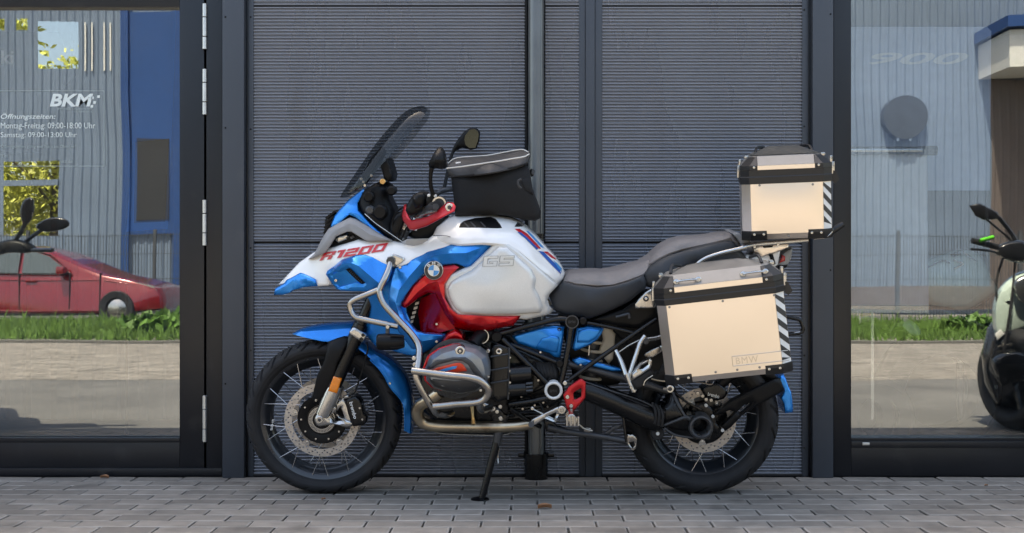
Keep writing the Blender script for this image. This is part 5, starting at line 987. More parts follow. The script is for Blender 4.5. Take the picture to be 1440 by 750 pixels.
tube('base_hook', [X(Lu * .80, -.006, -.02), X(Lu * .92, -.002, -.02), X(Lu * .99, .016, -.03), X(Lu + .004, .03, -.04)], .0035, 'bright_metal', tc_, 8)
pn_, X, body, lid, Lu, lb, fold, lt, nb = case('pannier', 'large aluminium side pannier hanging beside the rear wheel', (937, 542), math.radians(7.6), math.radians(7), .472, .305, .062, .452, .225, .036, False,
    dict(band=.040, fold=.022, slope=.045, crown=.022, **{'in': .08},  cap=.072, bcap=.098, rivets=((.10, .965), (.52, .965), (.92, .965), (.40, .10), (.57, .10), (.745, .10)), pitch=.05))
for u in (.175, .70):
    a = u * Lu; b = a + .082; f = lambda uu, t, n: X(uu, fold + (lt - fold) * t, -.045 * t + n)
    lp = tube('lashing_loop', [f(a, .42, .008), f(a + .02, .5, .016), f(b - .02, .5, .016), f(b, .42, .008)], .0045, 'bright_metal', pn_, 8)
    for q in (a, b): mk('loop_foot', *g_lathe([(.011, -.004), (.011, .008), (.007, .011), (.004, .011), (.0035, .007), (0, .007)], f(q, .42, .002), 14), 'bright_metal', lp)
# pressed name plate: frame and raised letters, their relief shade put into a darker metal
for a, b, c_, d in ((.255, .046, .462, .046), (.255, .083, .462, .083), (.255, .046, .255, .083)): tube('pressed_frame', [X(a + (c_ - a) * t, b + (d - b) * t, nb(a + (c_ - a) * t, b + (d - b) * t) - .0006) for t in (0, .25, .5, .75, 1)], .0018, 'aluminium_relief_shade', body, 8, 1)
tv, tf = text_mesh('BMW', ext=.01, spacing=1.12); lo, hi = tv.min(0), tv.max(0)
mk('lettering', [X(.268 + .082 * (q[0] - lo[0]) / (hi[0] - lo[0]), .052 + .025 * (q[1] - lo[1]) / (hi[1] - lo[1]), .006 if q[2] > 0 else 0) for q in tv], tf, 'aluminium_relief_shade', body, smooth=0)
# ---- tank bag
b0 = P(690, 303, 0)
bag = thing('tank_bag', 'black fabric tank bag with pale piping strapped on the white fuel tank', 'tank bag', b0, lean=True)
BG = rbf([(637, 253, .10), (740, 235, .10), (752, 275, .11), (760, 305, .10), (712, 301, .13), (640, 301, .12), (638, 280, .115), (690, 270, .158)])
bb = panel('bag_body', [(634, 248), (660, 247), (700, 241), (740, 232), (745, 240), (749, 266), (754, 280), (761, 298), (760.5, 307), (752, 311), (735, 309), (712, 303.5), (690, 302), (640, 304), (638, 280)], BG, 'bag_fabric', bag, sym=True, r=8, bulge=.03, step=6)
BL = rbf([(628, 238, .10), (690, 230, .155), (742, 222, .11), (640, 224, .05), (690, 219, .05), (735, 212, .05), (660, 248, .14), (735, 234, .12), (630, 248, .1), (670, 240, .16)])
bl = panel('bag_lid', [(628, 238), (630, 231), (640, 224), (660, 221), (686, 219.5), (720, 213), (734, 211.5), (742, 214), (745.5, 219), (743, 229), (736, 234), (720, 239), (690, 245), (660, 249), (640, 250), (630, 248)], BL, 'bag_lid', bag, sym=True, r=5, bulge=.02, step=5)
ptube('lid_piping', [(628, 237, .10), (650, 234.5, .135), (670, 231.5, .150), (700, 227, .15), (720, 223.5, .14), (737, 220.5, .115), (744, 217, .085)], .0028, 'piping', bl, 8)
ptube('lid_piping', [(630, 230, .03), (640, 223, .03), (660, 220.5, .03), (686, 218.7, .03), (720, 212.3, .03), (735, 210.8, .03), (743, 214, .06)], .0024, 'piping', bl, 8)
ptube('lid_seam', [(632, 249, .11), (660, 246.5, .15), (690, 242, .157), (720, 236, .14), (741, 230, .11)], .004, 'bag_fabric', bl, 8)
quad_text('lettering', 'BMW', (641, 230.4), (648, 229.6), (641, 228.2), lambda x, y: BL(x, y), 'white_vinyl', bl, off=.001, bold=.02)
ptube('strap_loop', [(733, 252, .15), (728.5, 255, .155), (729, 261, .157), (733, 265, .155)], .005, 'bag_lid', bb, 8); panel('strap', [(744, 240), (748, 237.5), (752, 240), (751, 247), (747, 249)], .03, 'bag_lid', bb, sym=True, r=2, bulge=.008, step=4)
panel('side_pocket', [(731, 253), (744, 249), (747, 262), (750, 274), (738, 268)], lambda x, y: BG(x, y) + .004, 'bag_fabric', bb, thick=.01, r=3, bulge=.006, step=4)
# ================================================================== small things on the pavement
mat('dry_leaf', (.34, .16, .075), .7, var=.3)
def leaf(px, py, s, rz, label):
    y = HCAM * FOC / (py - AY) - DIST; c = W(px, py, y); V, F = [], []
    for i in range(7):
        t = i / 6; wd_ = s * .32 * math.sin(math.pi * min(1, t * .93 + .05)) ; z = .004 + s * .08 * math.sin(t * 3.1)
        for k in (-1, 0, 1): V.append(Matrix.Rotation(rz, 3, 'Z') @ Vector(((t - .5) * s, k * wd_, z - .002 + abs(k) * s * .26)))
    for i in range(6):
        for k in range(2): F.append((i * 3 + k, i * 3 + k + 1, i * 3 + k + 4, i * 3 + k + 3))
    o = mk('dry_leaf', V, F, 'dry_leaf'); o.location = (c.x, c.y, .0); tag(o, label, 'leaf', 'dry leaves on the pavers'); return o
leaf(766, 716, .055, .2, 'curled brown dry leaf on the pavers right of the side stand')
leaf(455, 703.5, .022, .9, 'tiny brown leaf scrap on the pavers under the front wheel')
leaf(1387, 684, .02, .4, 'tiny brown leaf scrap below the right shop window')
leaf(147, 673, .04, -.1, 'brown dry leaf lying against the glass door threshold')
# ================================================================== showroom things behind the panes
mat('banner_blue', (.02, .12, .36), .6); mat('banner_dark', (.018, .02, .024), .5); mat('banner_pale', (.8, .84, .9), .7); mat('banner_mid', (.42, .5, .68), .7); mat('grey_letters', (.75, .77, .8), .6); mat('mint_paint', (.56, .68, .60), .25, 0, 1); mat('glossy_black', (.012, .012, .014), .12, 0, .5); mat('yellow_paint', (.7, .4, .02), .35); mat('lime_green', (.1, .6, .03), .4); mat('curtain', (.12, .14, .16), .85)
def slab(name, pts, Y, th, m, par): return mk(name, *g_loft([[W(x, y, Y + t) for x, y in pts] for t in (0, th)]), m, par, smooth=20)
t = thing('display_panel', 'dark angular display panel with ki lettering behind the glass door', 'display panel', W(40, 600, 1.2)); 
slab('board', [(-160, 45), (82, 45), (88, 60), (107, 106), (70, 145), (60, 215), (-160, 215)], 1.2, .03, 'banner_dark', t); quad_text('lettering', 'ki', (2, 90), (19, 90), (2, 71), None, 'grey_letters', t, bold=.02, world=1.198)
slab('board_leg', [(-6, 215), (-1, 215), (-1, 640), (-6, 640)], 1.2, .03, 'banner_dark', t)
t = thing('flag_banner', 'tall blue flag banner hanging behind the glass door', 'banner', W(215, 640, 1.6))
slab('cloth', [(183, 5), (248, 5), (244, 120), (236, 322), (178, 326), (186, 200)], 1.6, .01, 'banner_blue', t); slab('pole', [(176, 0), (180, 0), (180, 640), (176, 640)], 1.62, .02, 'banner_dark', t); slab('patch', [(190, 200), (238, 195), (232, 312), (188, 314)], 1.59, .006, 'banner_dark', t)
cu = thing('curtain', 'pale folded curtain hanging behind the glass door', 'curtain', W(100, 640, 2.3)); V, F = [], []
for i in range(161):
    x = -4.6 + i * .02; y = 2.3 + .035 * math.sin(i * .9) + .02 * math.sin(i * .37)
    V += [(x, y, .031), (x, y, 3.2)]
for i in range(160): F.append((2 * i, 2 * i + 2, 2 * i + 3, 2 * i + 1))
mk('cloth', V, F, 'curtain', cu)
t = thing('poster_board', 'blue grey poster board with faded 900 lettering in the shop window', 'poster board', W(1290, 600, 1.05))
slab('board', [(1150, 38), (1388, 38), (1394, 44), (1392, 268), (1150, 268)], 1.05, .03, 'banner_mid', t); quad_text('lettering', '900', (1222, 91), (1362, 91), (1222, 74), None, 'grey_letters', t, shear=.3, bold=.02, world=1.047); slab('stand_leg', [(1386, 268), (1390, 268), (1390, 560), (1386, 560)], 1.05, .03, 'banner_dark', t)
t = thing('roll_up_banner', 'pale blank roll-up banner with metal top rail in the shop window', 'banner', W(1250, 600, 0.72))
slab('sheet', [(1150, 216), (1304, 216), (1306, 430), (1150, 430)], 0.72, .006, 'banner_pale', t); mk('top_rail', *g_tube([W(1150, 212, 0.71), W(1296, 212, 0.71)], .021, 16), 'bright_metal', t); mk('rail_cap', *g_tube([W(1296, 212, 0.71), W(1317, 212, 0.71)], .023, 16), 'case_black', t); slab('foot', [(1150, 430), (1306, 430), (1306, 440), (1150, 440)], 0.71, .05, 'bright_metal', t); slab('pole', [(1225, 440), (1229, 440), (1229, 590), (1225, 590)], 0.72, .02, 'bright_metal', t)
# a sports motorcycle parked outside, right of the frame: the right window mirrors its front
RO = lambda x, y, L: R_(x, y, L + .75)
ob = thing('parked_motorcycle', 'black and mint motorcycle mirrored at the right edge of the shop window', 'motorcycle', (RO(1430, 600, 1.0).x, -1.3, 0))
def wpan(name, pts, Y, th, m, par, sm=4, f=W):
    poly = spline(pts, sm, True) if sm else pts; cx_, cy_ = np.mean(np.array(pts), 0)
    return mk(name, *g_loft([[f(x + (cx_ - x) * k, y + (cy_ - y) * k, Y + t) for x, y in poly] for t, k in ((0, .3), (th * .06, .12), (th * .2, .03), (th * .45, 0), (th * .9, .03), (th, .12))]), m, par, smooth=50)
def opan(name, pts, L, th, m, par, sm=4): return wpan(name, pts, L, th, m, par, sm, RO)
opan('mirror', [(1363, 288), (1378, 285), (1404, 298), (1407, 303), (1402, 308), (1384, 309), (1372, 303)], .85, .05, 'glossy_black', ob, 0)
mk('mirror_arm', *g_tube([RO(1402, 302, .88), RO(1416, 318, .9), RO(1430, 338, .92), RO(1436, 350, .95)], .013, 10), 'glossy_black', ob); mk('mirror_arm', *g_tube([RO(1388, 308, .88), RO(1410, 326, .9), RO(1428, 342, .92)], .007, 8), 'glossy_black', ob)
mk('grip', *g_tube([RO(1368, 338, .8), RO(1405, 347, .85), RO(1440, 352, .92), RO(1500, 350, 1.05), RO(1560, 345, 1.25)], .017, 12), 'rubber', ob); mk('grip_band', *g_tube([RO(1379, 338, .785), RO(1398, 333, .8)], .012, 10), 'lime_green', ob); mk('brake_lever', *g_tube([RO(1366, 350, .76), RO(1395, 353, .8), RO(1412, 360, .85)], .007, 8), 'glossy_black', ob)
opan('controls', [(1405, 345), (1440, 338), (1460, 360), (1436, 370), (1410, 362)], .8, .12, 'glossy_black', ob)
opan('fairing', [(1399, 420), (1412, 398), (1440, 380), (1500, 372), (1520, 420), (1480, 460), (1440, 470), (1404, 480), (1396, 450)], .8, .35, 'mint_paint', ob); opan('vent', [(1413, 424), (1420, 421), (1426, 425), (1420, 430)], .80, .05, 'glossy_black', ob, 0)
opan('engine', [(1390, 460), (1404, 440), (1440, 440), (1540, 430), (1560, 570), (1440, 585), (1400, 575), (1384, 540), (1380, 500)], .85, .5, 'glossy_black', ob, 0); opan('radiator_cowl', [(1398, 470), (1424, 462), (1440, 480), (1436, 530), (1410, 546), (1392, 520)], .78, .12, 'glossy_black', ob, 0)
for q in ((1412, 480), (1418, 500), (1406, 512), (1428, 470), (1402, 545)): mk('bolt', *g_tube([RO(*q, .80), RO(*q, .775)], .012, 10), 'bright_metal', ob)
opan('tank', [(1470, 380), (1520, 360), (1580, 365), (1600, 400), (1540, 430), (1480, 430)], .95, .3, 'mint_paint', ob); opan('seat', [(1590, 385), (1680, 375), (1740, 350), (1748, 362), (1690, 405), (1600, 412)], 1.0, .24, 'seat_side', ob)
def ring_wheel(cx, cy, R, tw, yaw, par):
    v, f = [], []; d = Vector((math.cos(yaw), math.sin(yaw), 0)); n_ = Vector((-math.sin(yaw), math.cos(yaw), 0)); c = Vector((cx, cy, R))
    for i in range(48):
        a = 2 * math.pi * i / 48
        for k in range(14):
            b = 2 * math.pi * k / 14; rr = R - tw * .8 + tw * .8 * math.cos(b); v.append(c + d * rr * math.cos(a) + n_ * tw * math.sin(b) + Vector((0, 0, rr * math.sin(a))))
    for i in range(48):
        for k in range(14): f.append((i * 14 + k, i * 14 + (k + 1) % 14, ((i + 1) % 48) * 14 + (k + 1) % 14, ((i + 1) % 48) * 14 + k))
    w_ = mk('wheel', v, f, 'rubber', par)
    for k in range(5):
        a = k * 1.2566; mk('wheel_spoke', *g_tube([c, c + d * (R - tw * 1.4) * math.cos(a) + Vector((0, 0, (R - tw * 1.4) * math.sin(a)))], .016, 8), 'glossy_black', w_)
q0 = RO(1428, 560, .85); ring_wheel(q0.x, q0.y, .30, .07, 1.3, ob); q1 = RO(1640, 560, 1.25); ring_wheel(q1.x, q1.y, .31, .09, -.25, ob)
mk('fork_leg', *g_tube([(q0.x + .05, q0.y, .3), RO(1440, 440, .95), RO(1450, 360, 1.0)], .024, 12), 'steel', ob); mk('swingarm', *g_tube([RO(1530, 540, 1.1), (q1.x, q1.y, .31)], .035, 10), 'glossy_black', ob); mk('side_stand', *g_tube([RO(1520, 560, 1.0), (RO(1515, 560, .9).x, -1.2, .005)], .012, 8), 'glossy_black', ob); mk('silencer', *g_tube([RO(1560, 560, 1.0), RO(1680, 480, 1.05)], [.04, .055], 16), 'steel', ob)
opan('front_fender', [(1396, 505), (1428, 492), (1456, 505), (1450, 530), (1428, 520), (1404, 532)], .62, .3, 'glossy_black', ob); opan('headlight', [(1428, 395), (1452, 385), (1470, 400), (1450, 425), (1432, 420)], .74, .1, 'bright_metal', ob)
for pts in ([(1412, 362, .9), (1402, 400, .85), (1408, 450, .82)], [(1430, 360, .9), (1424, 420, .76), (1412, 500, .74)], [(1398, 480, .78), (1390, 520, .76), (1402, 560, .8)]): mk('cable', *g_tube([RO(*q) for q in pts], .008, 6), 'rubber', ob)
for k in range(5): mk('radiator_fin', *g_tube([RO(1404, 486 + k * 9, .765), RO(1432, 482 + k * 9, .765)], .006, 6), 'steel', ob)
opan('side_logo_panel', [(1400, 470), (1408, 462), (1414, 470), (1404, 480)], .76, .03, 'white_vinyl', ob, 0)
# another parked outside, left of the frame: only its mirrors and dash show in the door glass
lb_ = thing('parked_motorcycle', 'dark motorcycle mirrors and dash mirrored at the left edge of the door glass', 'motorcycle', (R_(-90, 600, 1.3).x, -.85, 0))
def lpan(name, pts, L, th, m, sm=3): return wpan(name, pts, L, th, m, lb_, sm, R_)
lpan('mirror', [(28, 302), (30, 288), (36, 279), (45, 277), (48, 284), (47, 300), (42, 312), (34, 316)], 1.2, .05, 'glossy_black'); lpan('mirror', [(50, 319), (62, 309), (80, 305), (95, 309), (97, 317), (86, 323), (66, 326)], 1.25, .05, 'glossy_black')
lpan('dash', [(-60, 350), (-10, 342), (18, 336), (40, 340), (52, 350), (40, 356), (10, 356), (-20, 366), (-60, 372)], 1.25, .2, 'black_plastic')
for pts in ([(36, 312, 1.22), (30, 325, 1.25), (20, 340, 1.3)], [(60, 322, 1.27), (46, 332, 1.3), (30, 344, 1.32)], [(74, 352, 1.2), (20, 352, 1.3), (-80, 352, 1.3), (-220, 352, 1.2)]): mk('bar', *g_tube([R_(*q) for q in pts], .012, 8), 'glossy_black', lb_)
lpan('tank', [(-150, 400), (-120, 365), (-60, 355), (-22, 375), (-20, 420), (-70, 450), (-140, 440)], 1.3, .5, 'red_vinyl'); lpan('engine', [(-150, 450), (-30, 440), (-26, 540), (-60, 570), (-140, 560)], 1.35, .45, 'black_metal'); lpan('seat', [(-140, 405), (-50, 400), (-50, 425), (-140, 430)], 1.7, .7, 'seat_side')
q2 = R_(-86, 560, 1.1); ring_wheel(q2.x - .25, q2.y, .30, .06, .9, lb_); ring_wheel(q2.x - 1.15, q2.y - 1.1, .31, .08, .9, lb_)
for px in (-104, -68): mk('fork_leg', *g_tube([R_(px, 352, 1.3), R_(px, 540, 1.1)], .024, 10), 'steel', lb_)
# a second one further in: pale tank cover, silencer, rear wheel
s2 = thing('showroom_motorcycle', 'pale mint sports motorcycle deeper in the showroom behind the pale banner', 'motorcycle', W(1300, 560, 0.85))
wpan('tank', [(1292, 372), (1310, 362), (1350, 350), (1380, 358), (1394, 388), (1404, 408), (1385, 424), (1358, 438), (1330, 436), (1300, 428), (1288, 404)], 0.85, .35, 'mint_paint', s2); wpan('tank_cap', [(1336, 358), (1348, 353), (1352, 358), (1340, 362)], 0.835, .02, 'black_plastic', s2, 0)
for a, b, c_ in (((1305, 376), (1325, 367), (1336, 370)), ((1340, 366), (1354, 371), (1342, 378)), ((1352, 352), (1364, 362), (1374, 368))): mk('trim_line', *g_tube([W(*a, 0.84), W(*b, 0.835), W(*c_, 0.84)], .004, 6), 'bright_metal', s2)
wpan('tail', [(1254, 448), (1272, 446), (1290, 456), (1296, 470), (1282, 472), (1266, 458)], 0.85, .12, 'mint_paint', s2); mk('silencer', *g_tube([W(1268, 452, 0.95), W(1245, 454, 0.8)], [.045, .052], 20), 'steel', s2); mk('silencer_end', *g_tube([W(1245, 454, 0.797), W(1243, 454, 0.794)], .036, 20), 'glossy_black', s2)
c = W(1318, 480, 0.95); mk('wheel', *g_lathe([(.18, -.08), (.27, -.085), (.305, -.04), (.305, .04), (.27, .085), (.18, .08)], (c.x, c.y, .335), 40, closed=True), 'rubber', s2); mk('frame', *g_tube([W(1290, 440, 0.9), W(1330, 440, 0.9), W(1390, 470, 0.9), W(1380, 520, 0.95)], .035, 12), 'glossy_black', s2); mk('stand', *g_tube([W(1350, 470, 0.95), (W(1350, 520, 0.95).x, 0.95, .03)], .02, 10), 'glossy_black', s2)
s3 = thing('scooter', 'small yellow trimmed scooter far left in the shop window', 'scooter', W(1222, 545, 0.8))
for x in (1221, 1236): mk('fork_leg', *g_tube([W(x, 390, 0.8), W(x - 5, 408, 0.8)], .02, 12), 'yellow_paint', s3); mk('fork_tube', *g_tube([W(x - 5, 408, 0.8), W(x - 12, 440, 0.82)], .009, 8), 'bright_metal', s3)
wpan('engine', [(1200, 436), (1216, 430), (1232, 436), (1238, 446), (1226, 456), (1204, 460)], 0.8, .2, 'steel', s3, 0); wpan('plate', [(1208, 442), (1230, 438), (1230, 443), (1210, 446)], 0.79, .02, 'yellow_paint', s3, 0); wpan('fender', [(1197, 418), (1208, 412), (1212, 418), (1200, 424)], 0.8, .1, 'red_vinyl', s3)
for x in (1208, 1232): c = W(x, 472, 0.85); mk('wheel', *g_lathe([(.1, -.05), (.16, -.05), (.19, 0), (.16, .05), (.1, .05)], (c.x, c.y, .22), 28, closed=True), 'rubber', s3)
# ================================================================== the street that the panes mirror
mat('kerb_shaded', (.1, .095, .085), .8); mat('grass', (.075, .15, .018), .7, var=.35, vscale=3); mat('car_red', (.17, .002, .006), .22, .2, 1); mat('car_glass', (.03, .05, .055), .03, 0, 1); mat('fence_metal', (.05, .055, .06), .5); mat('hall_sheet', (.13, .175, .24), .5, 0, 0, .08, .6); mat('hall_white', (.6, .59, .55), .6); mat('hall_blue', (.008, .045, .16), .4); mat('hall_brown', (.11, .085, .075), .8); mat('hall_pane', (.55, .62, .7), .04, .9); mat('bark', (.09, .065, .045), .9, bump=.5); mat('leaf_yellow', (.5, .52, .10), .6, var=.4, vscale=2); mat('leaf_green', (.07, .15, .02), .6, var=.4, vscale=2)
k = mk('kerb', *g_span((-26, -10.62, -.05), (26, -10.45, .035), .01), 'kerb_shaded'); k['kind'] = 'structure'  # kerb colour darkened to draw the shadow line along it
vb = mk('verge', [(-40, -15.2, .10), (40, -15.2, .10), (40, -10.62, .02), (-40, -10.62, .02)], [(0, 1, 2, 3)], 'ground_soil'); vb['kind'] = 'structure'
rdv = mk('road', [(-60, -22, .0), (60, -22, .0), (60, -15.2, .0), (-60, -15.2, .0)], [(0, 1, 2, 3)], 'asphalt'); rdv['kind'] = 'structure'
rg = np.random.default_rng(3); V, F = [], []
for x_lo, x_hi, n_ in ((-11, -3.5, 15000), (2.5, 11, 15000)):
    for i in range(n_):
        x, y = rg.uniform(x_lo, x_hi), rg.uniform(-15.1, -10.65); h = rg.uniform(.06, .17) * (1.6 if rg.random() < .08 else 1); a = rg.uniform(0, 6.28); dx, dy = math.cos(a) * .011, math.sin(a) * .011; lx, ly = rg.normal(0, .05, 2); n = len(V)
        z0 = .015 + (-10.62 - y) * .0175; V += [(x - dx, y - dy, z0), (x + dx, y + dy, z0), (x + lx * .5 + dx * .6, y + ly * .5, z0 + h * .65), (x + lx, y + ly, z0 + h)]; F += [(n, n + 1, n + 2), (n, n + 2, n + 3)]
g = mk('grass', V, F, 'grass', smooth=0); g['kind'] = 'stuff'; g['label'] = 'sunlit green grass verge across the forecourt'
def bush(name, label, c, r, h, n, m, group=None):
    t = thing(name, label, 'shrub', c, group=group); V, F = [], []
    for i in range(n):
        d = rg.normal(size=3); d /= np.linalg.norm(d); q = np.array(c) + d * rg.uniform(.4, 1) * np.array([r, r, h]) + [0, 0, h * .8]; u = rg.normal(size=3) * .05; v_ = rg.normal(size=3) * .05; k_ = len(V)
        V += [q - u, q + v_, q + u, q - v_]; F.append((k_, k_ + 1, k_ + 2, k_ + 3))
    mk('foliage', V, F, m, t, smooth=0); mk('stem', *g_tube([Vector(c), Vector(c) + Vector((0, 0, h))], .02, 6), 'bark', t)
bush('shrub', 'leafy green shrub at the kerb mirrored low in the door glass', tuple(R_(228, 470, 12.5).xy) + (.05,), .6, .17, 600, 'leaf_green'); bush('shrub', 'leafy green shrub on the verge mirrored in the right window', tuple(R_(1365, 470, 12.5).xy) + (.05,), .4, .14, 500, 'leaf_green')
# red parked car, seen only as a reflection in the door
cx0 = R_(250, 400, 17).x; cy0 = .45 - 17
car = thing('parked_car', 'red parked hatchback mirrored in the glass door', 'car', (cx0 - 2.1, cy0, 0))
prof = [(0, .30), (-.02, .52), (-.10, .66), (-.55, .80), (-1.05, .90), (-1.45, 1.06), (-1.95, 1.30), (-2.4, 1.42), (-3.0, 1.44), (-3.6, 1.36), (-4.0, 1.10), (-4.15, .9), (-4.2, .5), (-4.15, .28), (-3.2, .2), (-1.0, .2)]
secs = []
for t_, sq in ((-.90, .80), (-.875, .92), (-.80, .985), (-.6, 1), (.6, 1), (.80, .985), (.875, .92), (.90, .80)):
    secs.append([(cx0 - 2.1 + (x + 2.1) * (1 - (1 - sq) * .35), cy0 + t_ * (1 - max(0, z - .85) * .4), .6 + (z - .6) * sq) for x, z in prof])
mk('body', *g_loft(secs), 'car_red', car, smooth=35)
def cwin(pts):
    return [(cx0 + x, cy0 + .893 * (1 - max(0, z - .85) * .4), z) for x, z in pts]
for pts in ([(-1.62, .93), (-2.0, 1.22), (-2.35, 1.33), (-2.45, 1.33), (-2.45, .93)], [(-2.52, .93), (-2.52, 1.33), (-3.0, 1.35), (-3.2, 1.32), (-3.35, .95)], [(-3.42, .97), (-3.28, 1.3), (-3.5, 1.27), (-3.75, 1.05)]):
    mk('window', *g_loft([[(x, y + t, z) for x, y, z in cwin(pts)] for t in (-.02, .012)]), 'car_glass', car, smooth=20)
for x in (-.82, -3.4):
    c = (cx0 + x, cy0 + .80, .31); mk('wheel_arch', *g_lathe([(0, -.06), (.36, -.06), (.36, -.045), (0, -.045)], (c[0], c[1], .33), 36), 'gasket', car)
    w_ = mk('wheel', *g_lathe([(.19, -.08), (.29, -.09), (.31, -.05), (.31, .1), (.19, .1)][::-1], (c[0], c[1] + .06, c[2]), 36, closed=True), 'rubber', car); mk('rim', *g_lathe([(.2, -.03), (.17, -.05), (.05, -.075), (0, -.075)], (c[0], c[1] + .06, c[2]), 24), 'bright_metal', w_)
mk('headlight', *g_loft([[(cx0 - .12, cy0 + y, .62), (cx0 - .55, cy0 + y, .70), (cx0 - .62, cy0 + y, .79), (cx0 - .2, cy0 + y, .70)] for y in (.8, .872)]), 'bright_metal', car); mk('mirror', *g_box((cx0 - 1.72, cy0 + .98, .98), (.14, .2, .13), .03), 'car_red', car)
for a, b in (((-1.05, .80), (-.2, .66)), ((-4.0, .82), (-1.1, .80)), ((-3.9, .45), (-1.25, .43))): mk('body_crease', *g_tube([(cx0 + a[0], cy0 + .893, a[1]), (cx0 + b[0], cy0 + .888, b[1])], .007, 6), 'car_red', car)
mk('window_trim', *g_tube([(cx0 + x, cy0 + .905 * (1 - max(0, z - .85) * .4), z) for x, z in ((-3.8, 1.03), (-3.4, .94), (-2.5, .91), (-1.58, .91), (-1.98, 1.24), (-2.4, 1.35), (-3.05, 1.37), (-3.5, 1.29), (-3.8, 1.05))], .011, 6, 1), 'gasket', car)
mk('door_handle', *g_box((cx0 - 3.2, cy0 + .90, .82), (.2, .03, .035), .008), 'car_red', car); mk('seat', *g_box((cx0 - 2.3, cy0 + .3, .85), (.2, .5, .6), .06), 'seat_side', car)
for x in (-1.12, -3.42, -1.62, -2.5): mk('door_seam', *g_span((cx0 + x, cy0 + .80, .32), (cx0 + x + .014, cy0 + .905, .92)), 'gasket', car, smooth=0)
mk('door_handle', *g_box((cx0 - 2.28, cy0 + .90, .80), (.2, .03, .035), .008), 'car_red', car); mk('sill', *g_span((cx0 - 3.0, cy0 + .84, .2), (cx0 - 1.2, cy0 + .88, .3), .02), 'gasket', car)
# mesh fence
fy = .45 - 19.5
pv_, pf_ = [], []
for i in range(42): pv_, pf_ = cat((pv_, pf_), g_span((i * .06, 0, .08), (i * .06 + .009, .009, 1.72)))
for z in (.3, .8, 1.3, 1.68): pv_, pf_ = cat((pv_, pf_), g_span((0, .01, z), (2.5, .022, z + .014)))
fm = None; fence = thing('mesh_fence', 'grey steel mesh fence behind the red car, mirrored in the panes', 'fence', (-15, fy, 0))
for i in range(12):
    if fm is None: o = mk('mesh_panel', [(x - 15, y + fy, z) for x, y, z in pv_], pf_, 'fence_metal', fence, smooth=0); fm = o.data
    else: o = bpy.data.objects.new('mesh_panel', fm); COL.objects.link(o); o.parent = fence; o.location = (i * 2.5, 0, 0)
    mk('post', *g_span((-15 + i * 2.5 - .03, fy + .02, 0), (-15 + i * 2.5 + .03, fy + .08, 1.8)), 'fence_metal', fence, smooth=0)
# industrial hall opposite with sheet cladding and openings
LH = 28.0; hy = .45 - LH; hall = thing('industrial_hall', 'pale blue grey sheet clad hall across the street, mirrored in the panes', 'building', (0, hy, 0))
def hx_(px): return R_(px, 0, LH).x
def hz_(py): return R_(0, py, LH).z
holes = [(hx_(8), hx_(85), hz_(331), hz_(225)), (hx_(-2), hx_(8), hz_(46), hz_(30)), (hx_(24), hx_(40), hz_(46), hz_(30)), (hx_(54), hx_(108), hz_(96), hz_(34))]
def sheet(x0, x1, z0, z1, y=hy, m='hall_sheet', par=None, pitch=.22):
    n = max(2, int((x1 - x0) / pitch * 6)); V = []; F = []
    for i in range(n + 1):
        x = x0 + (x1 - x0) * i / n; ph = (x / pitch) % 1; d = .035 if ph < .45 else 0; V += [(x, y + d, z0), (x, y + d, z1)]
    for i in range(n): F.append((2 * i, 2 * i + 2, 2 * i + 3, 2 * i + 1))
    return mk('sheet', V, F, m, par or hall, smooth=0)
HT = 9.8; xs = sorted({-40., 40., *[q for h in holes for q in h[:2]]})
for a, b in zip(xs[:-1], xs[1:]):
    mid = (a + b) / 2; cuts = sorted([(h[2], h[3]) for h in holes if h[0] <= mid <= h[1]]); z = 0.
    for c0, c1 in cuts + [(HT, HT)]:
        if c0 - z > .02: sheet(a, b, z, c0)
        z = c1
mk('roof_edge', *g_span((-40, hy - .5, HT), (40, hy + .2, HT + .3)), 'hall_blue', hall, smooth=0)
mk('window_bar', *g_span((hx_(8), hy - .05, hz_(258)), (hx_(85), hy + .05, hz_(250))), 'hall_sheet', hall, smooth=0)
for px in (178, 250): mk('door_post', *g_span((hx_(px) - .1, hy + .03, 0), (hx_(px) + .1, hy + .2, HT)), 'hall_blue', hall, smooth=0)
mk('gate', *g_span((hx_(182), hy + .03, hz_(330)), (hx_(248), hy + .12, hz_(20))), 'hall_blue', hall, smooth=0); mk('gate_window', *g_span((hx_(192), hy + .12, hz_(310)), (hx_(238), hy + .14, hz_(195))), 'gasket', hall, smooth=0)
for px in (118, 128, 146, 155): mk('light_strip', *g_span((hx_(px), hy + .04, hz_(100)), (hx_(px + 2.2), hy + .07, hz_(35))), 'hall_white', hall, smooth=0)
cn = mk('canopy', *g_loft([[(hx_(1378), y, hz_(112)), (hx_(1600), y, hz_(100)), (hx_(1600), y, hz_(58)), (hx_(1378), y, hz_(66))] for y in (hy + .04, hy + 2.2)]), 'hall_white', hall, smooth=0); mk('canopy_roof', *g_loft([[(hx_(1372), y, hz_(64)), (hx_(1600), y, hz_(54)), (hx_(1600), y, hz_(42)), (hx_(1372), y, hz_(50))] for y in (hy + .04, hy + 2.4)]), 'hall_blue', cn, smooth=0)
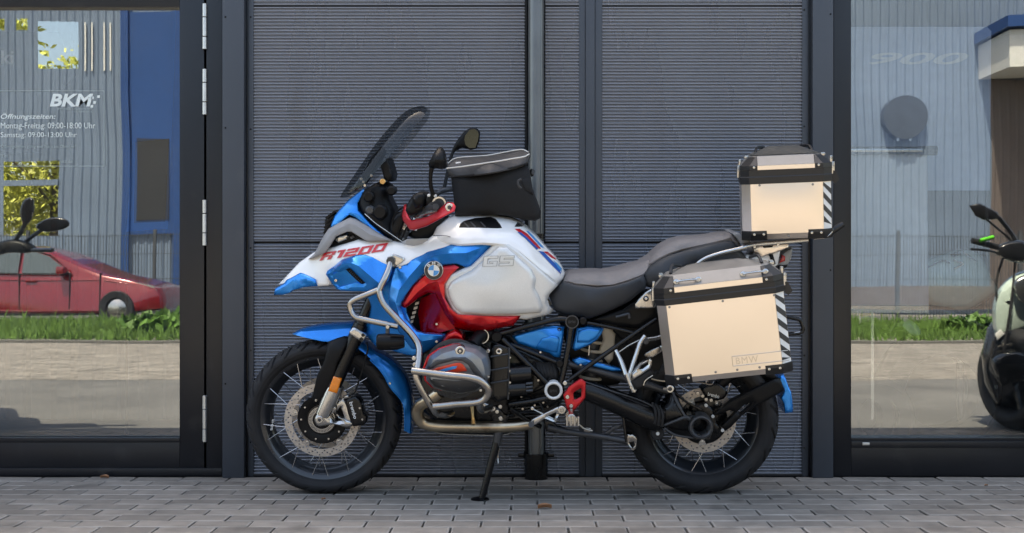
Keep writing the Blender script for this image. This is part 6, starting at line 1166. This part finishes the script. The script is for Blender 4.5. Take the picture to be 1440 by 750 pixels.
sheet(hx_(1392), 40, 0, hz_(112), hy + .1, 'hall_brown'); mk('plinth', *g_span((-40, hy + .04, 0), (40, hy + .12, .6)), 'hall_brown', hall, smooth=0)
# unidentified round shape: black disc added on the hall to block the mirrored light
fc_ = R_(1270, 167, LH - .1); dark_disc = mk('round_dark_disc', *g_lathe([(0, -.2), (.60, -.2), (.62, .0), (.62, .12), (.52, .14), (.5, .05), (0, .05)], (fc_.x, fc_.y, fc_.z), 40), 'glossy_black', hall)
for px in (1262, 1280): a = R_(px, 200, LH - .25); b = R_(px, 136, LH - .25); mk('disc_brace', *g_tube([a, b], .05, 8), 'hall_sheet', dark_disc)
# yellow-green trees behind the hall, seen through its opening
def tree(name, label, c, h, r, n, m):
    t = thing(name, label, 'tree', c, group='trees behind the hall'); c = np.array(c); V, F = [], []
    mk('trunk', *g_tube([Vector(c), Vector(c) + Vector((.1, 0, h * .5)), Vector(c) + Vector((0, .1, h * .85))], [.2, .14, .05], 10), 'bark', t)
    for k in range(7):
        a = k * .9; mk('limb', *g_tube([Vector(c) + Vector((0, 0, h * (.3 + k * .06))), Vector(c) + Vector((math.cos(a) * r * .6, math.sin(a) * r * .6, h * (.45 + k * .07)))], [.07, .02], 6), 'bark', t)
    cl_ = [(rg.normal(size=3) * np.array([r * .5, r * .5, h * .2]) + [0, 0, h * .6]) for _ in range(26)]
    for i in range(n):
        q = c + cl_[i % 26] + rg.normal(size=3) * r * .17; u = rg.normal(size=3) * .07; v_ = rg.normal(size=3) * .07; k_ = len(V); V += [q - u, q + v_, q + u, q - v_]; F.append((k_, k_ + 1, k_ + 2, k_ + 3))
    mk('crown', V, F, m, t, smooth=0)
tree('tree', 'yellow green tree seen through the hall opening, mirrored in the door', (hx_(45) * 1.35, hy - 14, 0), 8.5, 3.2, 9000, 'leaf_yellow'); tree('tree', 'second yellow green tree behind the hall, mirrored in the door', (hx_(45) * 1.35 - 3.6, hy - 16, 0), 9, 3.2, 7000, 'leaf_yellow')
